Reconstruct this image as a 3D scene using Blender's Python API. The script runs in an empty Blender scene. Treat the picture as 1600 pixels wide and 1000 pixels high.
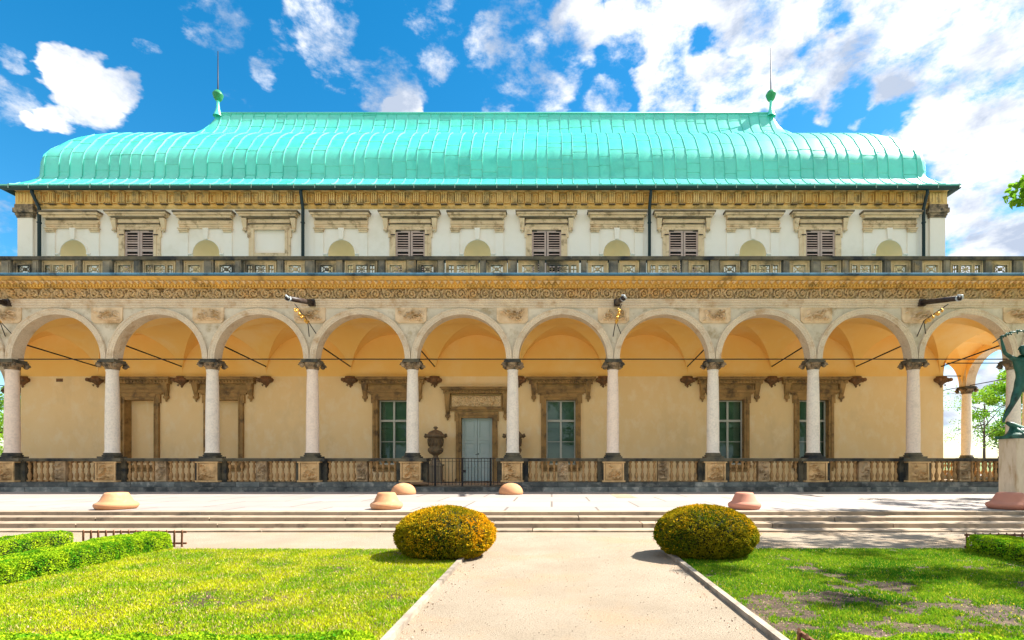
import bpy, math, random
import numpy as np
from mathutils import Vector, Matrix
random.seed(7); rng = np.random.default_rng(7)
R = math.radians
scene = bpy.context.scene
C = scene.collection
# ------------------------------------------------------------------ camera
F = 825.0; VX, VY, EYE = 862.0, 722.0, 1.4
cam = bpy.data.cameras.new('camera'); co = bpy.data.objects.new('camera', cam); C.objects.link(co)
cam.sensor_width = 36; cam.lens = F / 1600 * 36
cam.shift_x = -(VX - 800) / 1600; cam.shift_y = (VY - 500) / 1600
cam.clip_start = .05; cam.clip_end = 5000
co.location = (0, 0, EYE); co.rotation_euler = (R(90), 0, 0)
scene.camera = co
def X(px, d): return (px - VX) * d / F
def Z(py, d): return EYE + (VY - py) * d / F
# ------------------------------------------------------------------ light
EL, AZ = 51.0, 78.5           # AZ from +Y towards +X
SUN = Vector((math.cos(R(EL)) * math.sin(R(AZ)), math.cos(R(EL)) * math.cos(R(AZ)), math.sin(R(EL))))
sl = bpy.data.lights.new('sun', 'SUN'); sl.energy = 4.5; sl.angle = R(.53); sl.color = (1, .95, .86)
so = bpy.data.objects.new('sun', sl); C.objects.link(so); so.rotation_euler = (-SUN).to_track_quat('-Z', 'Y').to_euler()
so.location = (30, 10, 40)
vs = scene.view_settings
vs.view_transform = 'Standard'; vs.look = 'None'; vs.gamma = 1; vs.use_curve_mapping = False; vs.exposure = 1.62
scene.cycles.max_bounces = 8; scene.cycles.diffuse_bounces = 5
world = bpy.data.worlds.new('World'); scene.world = world; world.use_nodes = True
def make_world():
    nt = world.node_tree; N = nt.nodes; L = nt.links
    for n in list(N): N.remove(n)
    out = N.new('ShaderNodeOutputWorld'); bg = N.new('ShaderNodeBackground'); bg.inputs[1].default_value = .1
    L.new(bg.outputs[0], out.inputs[0])
    sky = N.new('ShaderNodeTexSky'); sky.sky_type = 'NISHITA'; sky.sun_disc = False
    sky.sun_elevation = R(EL); sky.sun_rotation = R(AZ); sky.air_density = 1.0; sky.dust_density = .3; sky.ozone_density = 2.5
    hs = N.new('ShaderNodeHueSaturation'); hs.inputs['Saturation'].default_value = 1.42; hs.inputs['Value'].default_value = .74
    hs.inputs['Hue'].default_value = .488
    L.new(sky.outputs[0], hs.inputs['Color'])
    tc = N.new('ShaderNodeTexCoord'); D0 = tc.outputs['Generated']
    def noise(scale, detail, rough, vec, dist=0.0):
        n = N.new('ShaderNodeTexNoise'); n.inputs['Scale'].default_value = scale; n.inputs['Detail'].default_value = detail
        n.inputs['Roughness'].default_value = rough; n.inputs['Distortion'].default_value = dist; L.new(vec, n.inputs['Vector']); return n
    def vm(op, a, b=None, scale=None):
        n = N.new('ShaderNodeVectorMath'); n.operation = op; L.new(a, n.inputs[0])
        if b is not None:
            if hasattr(b, 'is_linked'): L.new(b, n.inputs[1])
            else: n.inputs[1].default_value = b
        if scale is not None: n.inputs['Scale'].default_value = scale
        return n
    def ma(op, a, b=None, clamp=False):
        n = N.new('ShaderNodeMath'); n.operation = op; n.use_clamp = clamp
        for i, x in enumerate((a, b)):
            if x is None: continue
            if hasattr(x, 'is_linked'): L.new(x, n.inputs[i])
            else: n.inputs[i].default_value = x
        return n.outputs[0]
    fm = N.new('ShaderNodeMapping'); fm.inputs['Scale'].default_value = (1, 1, 1.75); L.new(D0, fm.inputs['Vector']); DF = fm.outputs[0]
    w1 = noise(8, 5, .6, DF)
    c1 = vm('SUBTRACT', w1.outputs['Color'], (.5, .5, .5)); s1 = vm('SCALE', c1.outputs[0], scale=.10)
    D = vm('ADD', D0, s1.outputs[0]).outputs[0]
    def blob(px, py, r, w, soft=.55):
        v = Vector(((px - VX) / F, 1, (VY - py) / F)); ln = v.length; v.normalize()
        dn = N.new('ShaderNodeVectorMath'); dn.operation = 'DISTANCE'; L.new(D, dn.inputs[0]); dn.inputs[1].default_value = v
        m = N.new('ShaderNodeMapRange'); m.interpolation_type = 'SMOOTHSTEP'
        rr = r / F / ln
        m.inputs['From Min'].default_value = rr * 1.15; m.inputs['From Max'].default_value = rr * soft
        m.inputs['To Min'].default_value = 0; m.inputs['To Max'].default_value = w
        L.new(dn.outputs['Value'], m.inputs['Value']); return m.outputs[0]
    B = [(150,150,56,1.1),(85,95,34,1.15),(105,190,38,1.1),(190,140,36,1.05),(125,125,40,1.1),(62,200,20,.85),
         (28,165,50,.5),(10,85,30,.65),(20,370,60,.75),(335,25,62,.62),(415,105,40,.5),(500,15,75,.68),(215,70,26,.42),
         (545,100,62,.62),(600,130,65,.66),(665,70,60,.60),(560,60,36,.5),(690,20,50,.5),(628,172,36,1.25),(440,40,40,.5),
         (760,70,50,.55),(810,110,78,.68),(860,140,65,.7),(900,45,65,.68),(800,20,60,.5),(950,158,40,.66),(780,150,40,.6),
         (1000,30,75,.82),(1080,60,100,.9),(1050,130,70,.86),(1180,60,100,.95),(1150,110,90,.95),(1250,110,90,.95),(1330,60,100,.92),
         (1300,140,55,.85),(1420,60,110,.92),(1520,90,110,.95),(1500,200,95,1.0),(1440,210,55,.9),(1570,280,110,1.0),(1600,380,120,1.0),
         (1500,330,80,1.0),(1350,180,30,.6),(1240,30,60,.8),(1550,20,90,.95),(1700,200,160,1.0),(1550,600,130,.7)]
    mask = None
    for b in B:
        o = blob(*b); mask = o if mask is None else ma('MAXIMUM', mask, o)
    # blue gaps inside the right cloud field
    gap = None
    for b in [(1115,75,30,.7),(1330,150,46,.9),(1400,180,44,1.0),(1250,178,40,.8),(1300,22,34,.5),(975,90,45,.6),(1270,60,30,.45),(1440,270,30,.3)]:
        o = blob(*b, soft=.2); gap = o if gap is None else ma('MAXIMUM', gap, o)
    mask = ma('SUBTRACT', mask, gap)
    # unseen sky out of frame: heavy cloud added for whiter, brighter ambient light
    wide = noise(3.2, 3, .5, D0)
    dotn = N.new('ShaderNodeVectorMath'); dotn.operation = 'DISTANCE'; L.new(D0, dotn.inputs[0])
    v = Vector(((800 - VX) / F, 1, (VY - 200) / F)).normalized(); dotn.inputs[1].default_value = v
    far = N.new('ShaderNodeMapRange'); far.inputs['From Min'].default_value = .85; far.inputs['From Max'].default_value = 1.1
    far.inputs['To Min'].default_value = 0; far.inputs['To Max'].default_value = 1; L.new(dotn.outputs['Value'], far.inputs['Value'])
    ww = ma('MULTIPLY', ma('MULTIPLY', ma('SUBTRACT', wide.outputs['Fac'], .30), 6.0), far.outputs[0])
    mask = ma('MAXIMUM', mask, ww)
    fb = noise(9.5, 11, .64, DF, .1)
    dens = ma('ADD', mask, ma('MULTIPLY', ma('SUBTRACT', fb.outputs['Fac'], .5), 2.9))
    al = N.new('ShaderNodeMapRange'); al.interpolation_type = 'SMOOTHSTEP'; L.new(dens, al.inputs['Value'])
    al.inputs['From Min'].default_value = .36; al.inputs['From Max'].default_value = 1.05
    # cloud shade: thick parts away from the sun turn grey
    off = vm('ADD', DF, tuple(SUN * .045)).outputs[0]
    sh = noise(8, 8, .6, off, .2)
    sr = N.new('ShaderNodeMapRange'); L.new(sh.outputs['Fac'], sr.inputs['Value'])
    sr.inputs['From Min'].default_value = .38; sr.inputs['From Max'].default_value = .57
    cm = N.new('ShaderNodeMixRGB'); L.new(sr.outputs[0], cm.inputs[0])
    cm.inputs[1].default_value = (1.9, 2.2, 2.75, 1); cm.inputs[2].default_value = (4.4, 4.4, 4.45, 1)
    mx = N.new('ShaderNodeMixRGB'); L.new(al.outputs[0], mx.inputs[0]); L.new(hs.outputs[0], mx.inputs[1]); L.new(cm.outputs[0], mx.inputs[2])
    L.new(mx.outputs[0], bg.inputs[0])
make_world()
# ------------------------------------------------------------------ materials
def mat(name, base, c2=None, scale=3.0, dirt=None, dirt_scale=.6, dirt_amt=.5, rough=.8, bump=.0, bump_scale=20.0, metallic=0.0,
        stretch=(1, 1, 1), spec=.3, sharp=(.35, .65), fine=None, dsharp=None, fsharp=(.45,.7), island=0):
    m = bpy.data.materials.new(name); m.use_nodes = True; nt = m.node_tree; N = nt.nodes; L = nt.links
    p = N['Principled BSDF']; p.inputs['Roughness'].default_value = rough; p.inputs['Metallic'].default_value = metallic
    p.inputs['Specular IOR Level'].default_value = spec
    tc = N.new('ShaderNodeNewGeometry'); mp = N.new('ShaderNodeMapping'); mp.inputs['Scale'].default_value = stretch
    L.new(tc.outputs['Position'], mp.inputs['Vector'])
    def noise(sc, det=6, ro=.6):
        n = N.new('ShaderNodeTexNoise'); n.inputs['Scale'].default_value = sc; n.inputs['Detail'].default_value = det
        n.inputs['Roughness'].default_value = ro; L.new(mp.outputs[0], n.inputs['Vector']); return n
    def ramp(src, a, b):
        r = N.new('ShaderNodeMapRange'); r.inputs['From Min'].default_value = a; r.inputs['From Max'].default_value = b
        L.new(src, r.inputs['Value']); return r.outputs[0]
    def mix(f, a, b, typ='MIX'):
        x = N.new('ShaderNodeMixRGB'); x.blend_type = typ
        if isinstance(f, float): x.inputs[0].default_value = f
        else: L.new(f, x.inputs[0])
        for i, q in ((1, a), (2, b)):
            if isinstance(q, tuple): x.inputs[i].default_value = (*q, 1)
            else: L.new(q, x.inputs[i])
        return x.outputs[0]
    col = base
    if c2: col = mix(ramp(noise(scale).outputs['Fac'], *sharp), base, c2)
    if dirt:
        f = ramp(noise(dirt_scale, 8, .65).outputs['Fac'], *(dsharp or (.62 - .25 * dirt_amt, .78 - .25 * dirt_amt)))
        col = mix(f, col, dirt)
    if fine:
        f = ramp(noise(fine[1], 3, .6).outputs['Fac'], *fsharp); col = mix(f, col, fine[0])
    if island:
        hv = N.new('ShaderNodeHueSaturation'); mr = N.new('ShaderNodeMapRange'); L.new(tc.outputs['Random Per Island'], mr.inputs['Value'])
        mr.inputs['To Min'].default_value = 1 - island; mr.inputs['To Max'].default_value = 1 + island; L.new(mr.outputs[0], hv.inputs['Value'])
        if isinstance(col, tuple): hv.inputs['Color'].default_value = (*col, 1)
        else: L.new(col, hv.inputs['Color'])
        col = hv.outputs[0]
    if isinstance(col, tuple): p.inputs['Base Color'].default_value = (*col, 1)
    else: L.new(col, p.inputs['Base Color'])
    if bump:
        bn = N.new('ShaderNodeBump'); bn.inputs['Strength'].default_value = bump; bn.inputs['Distance'].default_value = .02
        L.new(noise(bump_scale, 6, .65).outputs['Fac'], bn.inputs['Height']); L.new(bn.outputs[0], p.inputs['Normal'])
    return m
def leafmat(name, a, b, c=None, scale=30, trans=.35, big=1.2):
    m = bpy.data.materials.new(name); m.use_nodes = True; nt = m.node_tree; N = nt.nodes; L = nt.links
    out = [n for n in N if n.type == 'OUTPUT_MATERIAL'][0]; N.remove(N['Principled BSDF'])
    g = N.new('ShaderNodeNewGeometry')
    n1 = N.new('ShaderNodeTexNoise'); n1.inputs['Scale'].default_value = big; n1.inputs['Detail'].default_value = 4; L.new(g.outputs['Position'], n1.inputs['Vector'])
    mr = N.new('ShaderNodeMapRange'); mr.inputs['From Min'].default_value = .38; mr.inputs['From Max'].default_value = .62; L.new(n1.outputs['Fac'], mr.inputs['Value'])
    mx = N.new('ShaderNodeMixRGB'); mx.inputs[1].default_value = (*a, 1); mx.inputs[2].default_value = (*b, 1)
    rn = N.new('ShaderNodeMath'); rn.operation = 'MULTIPLY_ADD'; rn.inputs[1].default_value = .7; rn.use_clamp = True
    L.new(g.outputs['Random Per Island'], rn.inputs[0]); 
    sb = N.new('ShaderNodeMath'); sb.operation = 'MULTIPLY_ADD'; sb.inputs[1].default_value = .7; sb.inputs[2].default_value = -.2; L.new(mr.outputs[0], sb.inputs[0])
    L.new(sb.outputs[0], rn.inputs[2]); L.new(rn.outputs[0], mx.inputs[0])
    col = mx.outputs[0]
    if c:
        gt = N.new('ShaderNodeMath'); gt.operation = 'GREATER_THAN'; gt.inputs[1].default_value = c[1]
        wn = N.new('ShaderNodeTexWhiteNoise'); wn.noise_dimensions = '1D'; L.new(g.outputs['Random Per Island'], wn.inputs['W']); L.new(wn.outputs['Value'], gt.inputs[0])
        m2 = N.new('ShaderNodeMixRGB'); L.new(gt.outputs[0], m2.inputs[0]); L.new(col, m2.inputs[1]); m2.inputs[2].default_value = (*c[0], 1); col = m2.outputs[0]
    d = N.new('ShaderNodeBsdfDiffuse'); t = N.new('ShaderNodeBsdfTranslucent'); s = N.new('ShaderNodeMixShader'); s.inputs[0].default_value = trans
    L.new(col, d.inputs[0]); L.new(col, t.inputs[0]); L.new(d.outputs[0], s.inputs[1]); L.new(t.outputs[0], s.inputs[2]); L.new(s.outputs[0], out.inputs[0])
    return m
M = {}
M['arch'] = mat('pale_arch_stone', (.74,.61,.43), (.60,.51,.38), 1.3, (.44,.28,.14), 2.2, .35, bump=.35, bump_scale=9, fine=((.50,.40,.28), 30))
M['spandrel'] = mat('grey_spandrel_stone', (.68,.60,.46), (.56,.50,.38), 2.0, (.38,.30,.18), 1.6, .4, bump=.4, bump_scale=8)
M['relief'] = mat('carved_ochre_stone', (.76,.50,.24), (.54,.35,.16), 2.5, (.30,.18,.08), 1.3, .4, bump=.5, bump_scale=25)
M['relief2'] = mat('carved_sandstone', (.60,.42,.24), (.42,.29,.16), 3.5, (.16,.11,.06), 1.7, .6, bump=.6, bump_scale=25)
M['frieze'] = mat('frieze_sandstone', (.80,.58,.31), (.64,.48,.26), 1.1, (.78,.46,.16), .8, .45, bump=.6, bump_scale=30, fine=((.42,.29,.14), 14))
M['cornice'] = mat('cornice_sandstone', (.78,.46,.10), (.62,.38,.10), .8, (.28,.18,.06), 1.4, .45, bump=.4, bump_scale=20)
M['attic'] = mat('attic_sandstone', (.82,.58,.24), (.74,.44,.11), .5, (.40,.29,.13), 2.4, .5, bump=.4, bump_scale=14)
M['panel'] = mat('pale_carved_panel', (.78,.60,.39), (.62,.44,.25), 2.5, (.40,.25,.12), 1.6, .35, bump=.3, bump_scale=25)
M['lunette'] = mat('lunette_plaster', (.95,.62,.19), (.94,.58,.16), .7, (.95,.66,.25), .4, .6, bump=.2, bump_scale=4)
M['soot_and_shade'] = mat('sooty_ledge_and_shade_line', (.09,.07,.045), (.24,.17,.09), 2.2, bump=.4)  # soot on top ledges; bands below them darkened as shade lines in the colour
M['window_stone'] = mat('window_stone', (.82,.60,.35), (.68,.48,.27), 2.0, (.34,.22,.11), 3.0, .4, bump=.4, bump_scale=16)
M['loggia_stone'] = mat('loggia_door_stone', (.44,.27,.10), (.30,.19,.075), 2.4, (.13,.085,.045), 2.0, .5, bump=.4, bump_scale=20)
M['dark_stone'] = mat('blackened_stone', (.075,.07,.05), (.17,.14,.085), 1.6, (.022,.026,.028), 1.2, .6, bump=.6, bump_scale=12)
M['parapet'] = mat('weathered_parapet_stone', (.78,.56,.29), (.50,.37,.20), 1.5, (.09,.08,.06), .7, .5, bump=.6, bump_scale=14)
M['post'] = mat('black_parapet_post_stone', (.09,.085,.07), (.32,.26,.17), 1.8, (.52,.34,.14), 1.1, .3, bump=.6, bump_scale=14)
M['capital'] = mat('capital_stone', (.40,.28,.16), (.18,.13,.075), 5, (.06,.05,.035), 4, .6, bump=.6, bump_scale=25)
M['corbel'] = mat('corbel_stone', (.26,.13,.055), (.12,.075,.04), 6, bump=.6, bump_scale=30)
M['plinth'] = mat('bluish_black_plinth', (.050,.057,.055), (.15,.16,.145), 1.6, (.30,.29,.25), 2.6, .5, bump=.6, bump_scale=8, rough=.6, island=.45)
M['lead'] = mat('blue_lead_flashing', (.06,.17,.27), (.10,.24,.36), 1.2, (.03,.06,.09), 1.4, .5, rough=.8, bump=.2, bump_scale=6, spec=.1)
M['white'] = mat('white_plaster', (.91,.80,.65), (.88,.77,.61), .9, (.80,.69,.52), .5, .35, bump=.15, bump_scale=5)
M['niche'] = mat('niche_plaster', (.95,.75,.42), (.94,.72,.38), .9)
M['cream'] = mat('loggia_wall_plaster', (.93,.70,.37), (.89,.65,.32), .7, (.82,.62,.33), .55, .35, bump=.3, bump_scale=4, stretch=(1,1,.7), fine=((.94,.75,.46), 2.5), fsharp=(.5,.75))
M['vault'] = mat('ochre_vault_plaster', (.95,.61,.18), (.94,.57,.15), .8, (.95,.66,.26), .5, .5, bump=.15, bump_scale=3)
M['column'] = mat('weathered_column_stone', (.82,.73,.60), (.76,.68,.57), 2.0, (.62,.56,.48), 4.0, .35, bump=.35, bump_scale=18, fine=((.66,.60,.50), 16))
M['column_rose'] = mat('rosy_column_stone', (.84,.69,.55), (.79,.64,.51), 2.0, (.68,.55,.44), 4.0, .35, bump=.35, bump_scale=18, fine=((.70,.58,.47), 16))
M['baluster'] = mat('ochre_baluster_stone', (.50,.29,.12), (.38,.22,.09), 3.0, (.18,.12,.06), 2.4, .35, bump=.3, bump_scale=30)
M['copper'] = mat('green_copper', (.045,.60,.475), (.075,.66,.52), .35, (.035,.54,.42), 1.1, .5, rough=.40, bump=.14, bump_scale=1.3, spec=.8, island=.08)
M['seam'] = mat('copper_seam', (.07,.46,.38), (.22,.66,.55), .25, rough=.5, spec=.4)
_p = M['copper'].node_tree.nodes['Principled BSDF']; _p.inputs['Coat Weight'].default_value = .7; _p.inputs['Coat Roughness'].default_value = .32
M['ball'] = mat('copper_ball', (.05,.30,.12), (.03,.20,.09), 2, rough=.4)
M['gutter'] = mat('dark_green_gutter', (.012,.045,.04), rough=.4)
M['pipe'] = mat('dark_downpipe', (.012,.028,.028), rough=.45)
M['hook'] = mat('gutter_hook', (.30,.42,.33), rough=.5)
M['iron'] = mat('black_iron', (.012,.011,.012), rough=.5)
M['gold'] = mat('gilded_scroll', (.75,.42,.08), metallic=.6, rough=.35)
M['spout'] = mat('dark_copper_spout', (.030,.018,.015), (.06,.045,.04), 6, rough=.45)
M['tip'] = mat('pale_spout_tip', (.45,.52,.56), rough=.4)
M['shutter'] = mat('faded_shutter_wood', (.56,.40,.31), (.48,.34,.27), 8, rough=.75)
M['black'] = mat('dark_interior', (.006,.006,.006), rough=.9)
M['door'] = mat('pale_blue_door_paint', (.48,.58,.56), (.42,.54,.52), 1.2, rough=.5)
M['winframe'] = mat('grey_window_frame_paint', (.50,.52,.45), rough=.5)
M['blind'] = mat('grey_green_blind', (.13,.17,.12), (.18,.22,.16), 1.5, rough=.6, stretch=(1,1,2))
M['urn'] = mat('dark_urn_stone', (.22,.155,.085), (.13,.095,.06), 6, bump=.6, bump_scale=20)
M['urnbase'] = mat('urn_pedestal_stone', (.30,.24,.16), (.22,.18,.12), 3, bump=.4)
M['terra'] = mat('terracotta', (.56,.27,.13), (.50,.23,.11), 3, (.60,.36,.22), 2, .4, rough=.75)
M['terra2'] = mat('rosy_terracotta', (.55,.23,.15), (.50,.21,.14), 3, rough=.75)
M['marble'] = mat('veined_pedestal_stone', (.66,.56,.42), (.54,.44,.30), 1.5, (.40,.28,.16), 2.2, .45, bump=.2, stretch=(2.5, 2.5, .6))
M['bronze'] = mat('green_bronze', (.008,.065,.048), (.02,.125,.088), 5, (.004,.02,.016), 3, .5, rough=.45, bump=.3, bump_scale=25, spec=.4)
M['step'] = mat('step_stone', (.38,.29,.20), (.29,.225,.16), 1.2, (.18,.14,.10), 3, .4, bump=.3, bump_scale=14, island=.16)
M['gravel'] = mat('fine_beige_gravel', (.40,.325,.24), (.33,.265,.19), 1.1, (.42,.29,.18), .6, .5, bump=1.0, bump_scale=110, fine=((.20,.155,.11), 60), fsharp=(.50,.72))
M['edge'] = mat('path_edging_stone', (.36,.30,.23), (.20,.165,.13), 6, bump=.4, island=.2)
M['soil'] = mat('lawn_soil', (.070,.042,.025), (.040,.025,.016), 9, (.13,.085,.05), 3, .5, bump=.8, bump_scale=40, fine=((.30,.21,.13), 40), fsharp=(.60,.66))
M['far'] = mat('park_grass', (.10,.16,.04), (.14,.20,.05), .05)
M['fence'] = mat('brown_fence_wood', (.20,.085,.04), (.13,.055,.03), 12, rough=.8)
M['bark'] = mat('bark', (.10,.075,.055), (.06,.045,.035), 12, bump=.7, bump_scale=20)
M['grassA'] = leafmat('sunny_grass_blades', (.15,.34,.010), (.56,.57,.015), ((.62,.50,.20), .88), big=1.6)
M['grassB'] = leafmat('lush_grass_blades', (.04,.20,.010), (.26,.42,.02), ((.62,.60,.05), .90), big=1.0)
M['box'] = leafmat('box_leaves', (.06,.26,.010), (.48,.62,.02), None, big=5)
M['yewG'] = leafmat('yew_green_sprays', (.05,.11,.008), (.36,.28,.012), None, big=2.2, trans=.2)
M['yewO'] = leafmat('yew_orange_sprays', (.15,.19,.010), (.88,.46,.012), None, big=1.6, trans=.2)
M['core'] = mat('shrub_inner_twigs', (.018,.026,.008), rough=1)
M['leafA'] = leafmat('spring_leaves', (.12,.30,.02), (.32,.48,.04), None, big=.6, trans=.5)
M['leafB'] = leafmat('dark_leaves', (.04,.14,.02), (.14,.30,.03), None, big=.6, trans=.45)
def paving():
    m = bpy.data.materials.new('terrace_paving'); m.use_nodes = True; nt = m.node_tree; N = nt.nodes; L = nt.links; p = N['Principled BSDF']
    g = N.new('ShaderNodeNewGeometry'); b = N.new('ShaderNodeTexBrick'); L.new(g.outputs['Position'], b.inputs['Vector'])
    b.inputs['Scale'].default_value = 1; b.inputs['Brick Width'].default_value = 2.2; b.inputs['Row Height'].default_value = 1.9
    b.inputs['Mortar Size'].default_value = .03; b.inputs['Color1'].default_value = (.44,.385,.34,1); b.inputs['Color2'].default_value = (.35,.31,.285,1)
    b.inputs['Mortar'].default_value = (.20,.17,.15,1)
    n = N.new('ShaderNodeTexNoise'); n.inputs['Scale'].default_value = 1.2; n.inputs['Detail'].default_value = 8; L.new(g.outputs['Position'], n.inputs['Vector'])
    x = N.new('ShaderNodeMixRGB'); x.blend_type = 'MULTIPLY'; x.inputs[0].default_value = .35; L.new(b.outputs['Color'], x.inputs[1]); L.new(n.outputs['Fac'], x.inputs[2])
    L.new(x.outputs[0], p.inputs['Base Color']); p.inputs['Roughness'].default_value = .7
    return m
M['pave'] = paving()
def glass():
    m = bpy.data.materials.new('window_glass'); m.use_nodes = True; nt = m.node_tree; N = nt.nodes; L = nt.links
    out = [n for n in N if n.type == 'OUTPUT_MATERIAL'][0]; N.remove(N['Principled BSDF'])
    a = N.new('ShaderNodeBsdfGlossy'); a.inputs['Roughness'].default_value = .02; a.inputs[0].default_value = (.8,.95,.9,1)
    t = N.new('ShaderNodeBsdfTransparent'); t.inputs[0].default_value = (.75,.95,.88,1)
    f = N.new('ShaderNodeFresnel'); f.inputs[0].default_value = 1.6; s = N.new('ShaderNodeMixShader')
    L.new(f.outputs[0], s.inputs[0]); L.new(t.outputs[0], s.inputs[1]); L.new(a.outputs[0], s.inputs[2]); L.new(s.outputs[0], out.inputs[0]); return m
M['glass'] = glass()
# ------------------------------------------------------------------ mesh helper
class MB:
    def __init__(s, T=None): s.v = []; s.f = []; s.m = []; s.s = []; s.T = T
    def add(s, V, Fc, mat=0, smooth=False, T=None):
        o = len(s.v)
        for T_ in (T, s.T):
            if T_ is not None: V = [T_ @ Vector(p) for p in V]
        s.v.extend(tuple(p) for p in V)
        for f in Fc: s.f.append(tuple(i + o for i in f)); s.m.append(mat); s.s.append(smooth)
        return s
    def box(s, x0, x1, y0, y1, z0, z1, mat=0, T=None):
        V = [(x, y, z) for z in (z0, z1) for y in (y0, y1) for x in (x0, x1)]
        return s.add(V, [(0,1,3,2)[::-1],(4,5,7,6),(0,1,5,4),(1,3,7,5),(3,2,6,7),(2,0,4,6)], mat, False, T)
    def lathe(s, cx, cy, prof, n=16, mat=0, smooth=True, T=None, a0=0., a1=2*math.pi):
        full = abs(a1 - a0 - 2 * math.pi) < 1e-6; k = n if full else n + 1; V = []
        for r, z in prof:
            for i in range(k):
                a = a0 + (a1 - a0) * i / n; V.append((cx + r * math.cos(a), cy + r * math.sin(a), z))
        Fc = []
        for j in range(len(prof) - 1):
            for i in range(n):
                i2 = (i + 1) % k; Fc.append((j*k+i, j*k+i2, (j+1)*k+i2, (j+1)*k+i))
        return s.add(V, Fc, mat, smooth, T)
    def tube(s, pts, r, n=6, mat=0, smooth=True, T=None, cap=True):
        pts = [Vector(p) for p in pts]; k = len(pts); rs = r if isinstance(r, (list, tuple)) else [r] * k; V = []
        for i, p in enumerate(pts):
            d = (pts[min(i+1, k-1)] - pts[max(i-1, 0)]).normalized()
            a = d.cross(Vector((0, 0, 1)) if abs(d.z) < .9 else Vector((1, 0, 0))).normalized(); b = d.cross(a)
            for j in range(n):
                t = 2 * math.pi * j / n; V.append(p + (a * math.cos(t) + b * math.sin(t)) * rs[i])
        Fc = [(i*n+j, i*n+(j+1)%n, (i+1)*n+(j+1)%n, (i+1)*n+j) for i in range(k-1) for j in range(n)]
        if cap: Fc += [tuple(range(n))[::-1], tuple(range((k-1)*n, k*n))]
        return s.add(V, Fc, mat, smooth, T)
    def prism(s, poly, y0, y1, mat=0, T=None):     # polygon in x,z pushed along y
        n = len(poly); V = [(x, y0, z) for x, z in poly] + [(x, y1, z) for x, z in poly]
        return s.add(V, [tuple(range(n)), tuple(range(n, 2*n))[::-1]] + [(i, i+n, (i+1)%n+n, (i+1)%n) for i in range(n)], mat, False, T)
    def loop(s, prof, x0, x1, y0, y1, mat=0):      # moulding profile (out, z) swept round a rectangle, mitred
        V = []
        for o, z in prof: V += [(x0-o, y0-o, z), (x1+o, y0-o, z), (x1+o, y1+o, z), (x0-o, y1+o, z)]
        Fc = [(j*4+i, j*4+(i+1)%4, (j+1)*4+(i+1)%4, (j+1)*4+i) for j in range(len(prof)-1) for i in range(4)]
        return s.add(V, Fc, mat)
    def build(s, name, mats, parent=None, loc=None):
        me = bpy.data.meshes.new(name); me.from_pydata(s.v, [], s.f)
        if isinstance(mats, str): mats = [mats]
        for q in mats: me.materials.append(M[q])
        me.polygons.foreach_set('material_index', s.m); me.polygons.foreach_set('use_smooth', s.s); me.update()
        return link(name, me, parent, loc)
def link(name, me, parent=None, loc=None):
    o = bpy.data.objects.new(name, me); C.objects.link(o)
    if parent is not None:
        o.parent = parent
        if parent.get('world_children'): o.matrix_parent_inverse = Matrix.Translation(-Vector(parent.location))
    if loc is not None: o.location = loc
    return o
def hfield(mb, x0, x1, z0, z1, y, fn, nu, nv, mat=0, skirt=.03):
    us = np.linspace(0, 1, nu + 1); vs_ = np.linspace(0, 1, nv + 1); U, Vv = np.meshgrid(us, vs_)
    H = fn(U, Vv); H[0] = H[-1] = -skirt; H[:, 0] = H[:, -1] = -skirt
    V = [(x0 + (x1-x0)*U[j,i], y - H[j,i], z0 + (z1-z0)*Vv[j,i]) for j in range(nv+1) for i in range(nu+1)]
    w = nu + 1
    mb.add(V, [(j*w+i, j*w+i+1, (j+1)*w+i+1, (j+1)*w+i) for j in range(nv) for i in range(nu)], mat, True)
def relief_fn(seed, asp, k=14, amp=.06, r0=.07):
    rg = np.random.default_rng(seed); st = []
    for _ in range(k):
        p = rg.uniform((.12, .12), (.88, .88)); a = rg.uniform(0, 6.28); ln = rg.uniform(.1, .35); cv = rg.uniform(-3, 3)
        pts = [p]
        for i in range(6): a += cv / 6; pts.append(pts[-1] + np.array((math.cos(a) / asp, math.sin(a))) * ln / 6)
        st.append((pts, rg.uniform(.5, 1.1) * r0))
    def fn(U, V):
        H = np.zeros_like(U)
        for pts, r in st:
            for p in pts:
                if .08 < p[0] < .92 and .08 < p[1] < .92:
                    d2 = ((U - p[0]) * asp) ** 2 + (V - p[1]) ** 2; H = np.maximum(H, np.exp(-d2 / r**2))
        return H * amp
    return fn
def tag(o, label=None, cat=None, group=None, kind=None):
    if label: o['label'] = label
    if cat: o['category'] = cat
    if group: o['group'] = group
    if kind: o['kind'] = kind
    return o
def empty(name, loc=(0,0,0), world=False):
    o = bpy.data.objects.new(name, None); C.objects.link(o); o.location = loc; o.empty_display_size = .3
    if world: o['world_children'] = 1
    return o
def leaves(name, Cn, L1, W1, mats, parent=None, nrm=None, up=None, midx=None):
    """Cn (n,3) centres -> one mesh of diamond leaves"""
    n = len(Cn); a = rng.normal(size=(n, 3))
    if up is not None: a = a * .55 + up
    a /= np.linalg.norm(a, axis=1)[:, None]
    b = np.cross(a, rng.normal(size=(n, 3))); b /= np.linalg.norm(b, axis=1)[:, None]
    L1 = np.broadcast_to(L1, (n,))[:, None] * rng.uniform(.6, 1.3, (n, 1)); W1 = np.broadcast_to(W1, (n,))[:, None]
    V = np.stack([Cn - a*L1*.5, Cn + b*W1*.5, Cn + a*L1*.5, Cn - b*W1*.5], 1).reshape(-1, 3)
    return rawmesh(name, V, 4, n, mats, parent, midx)
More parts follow.
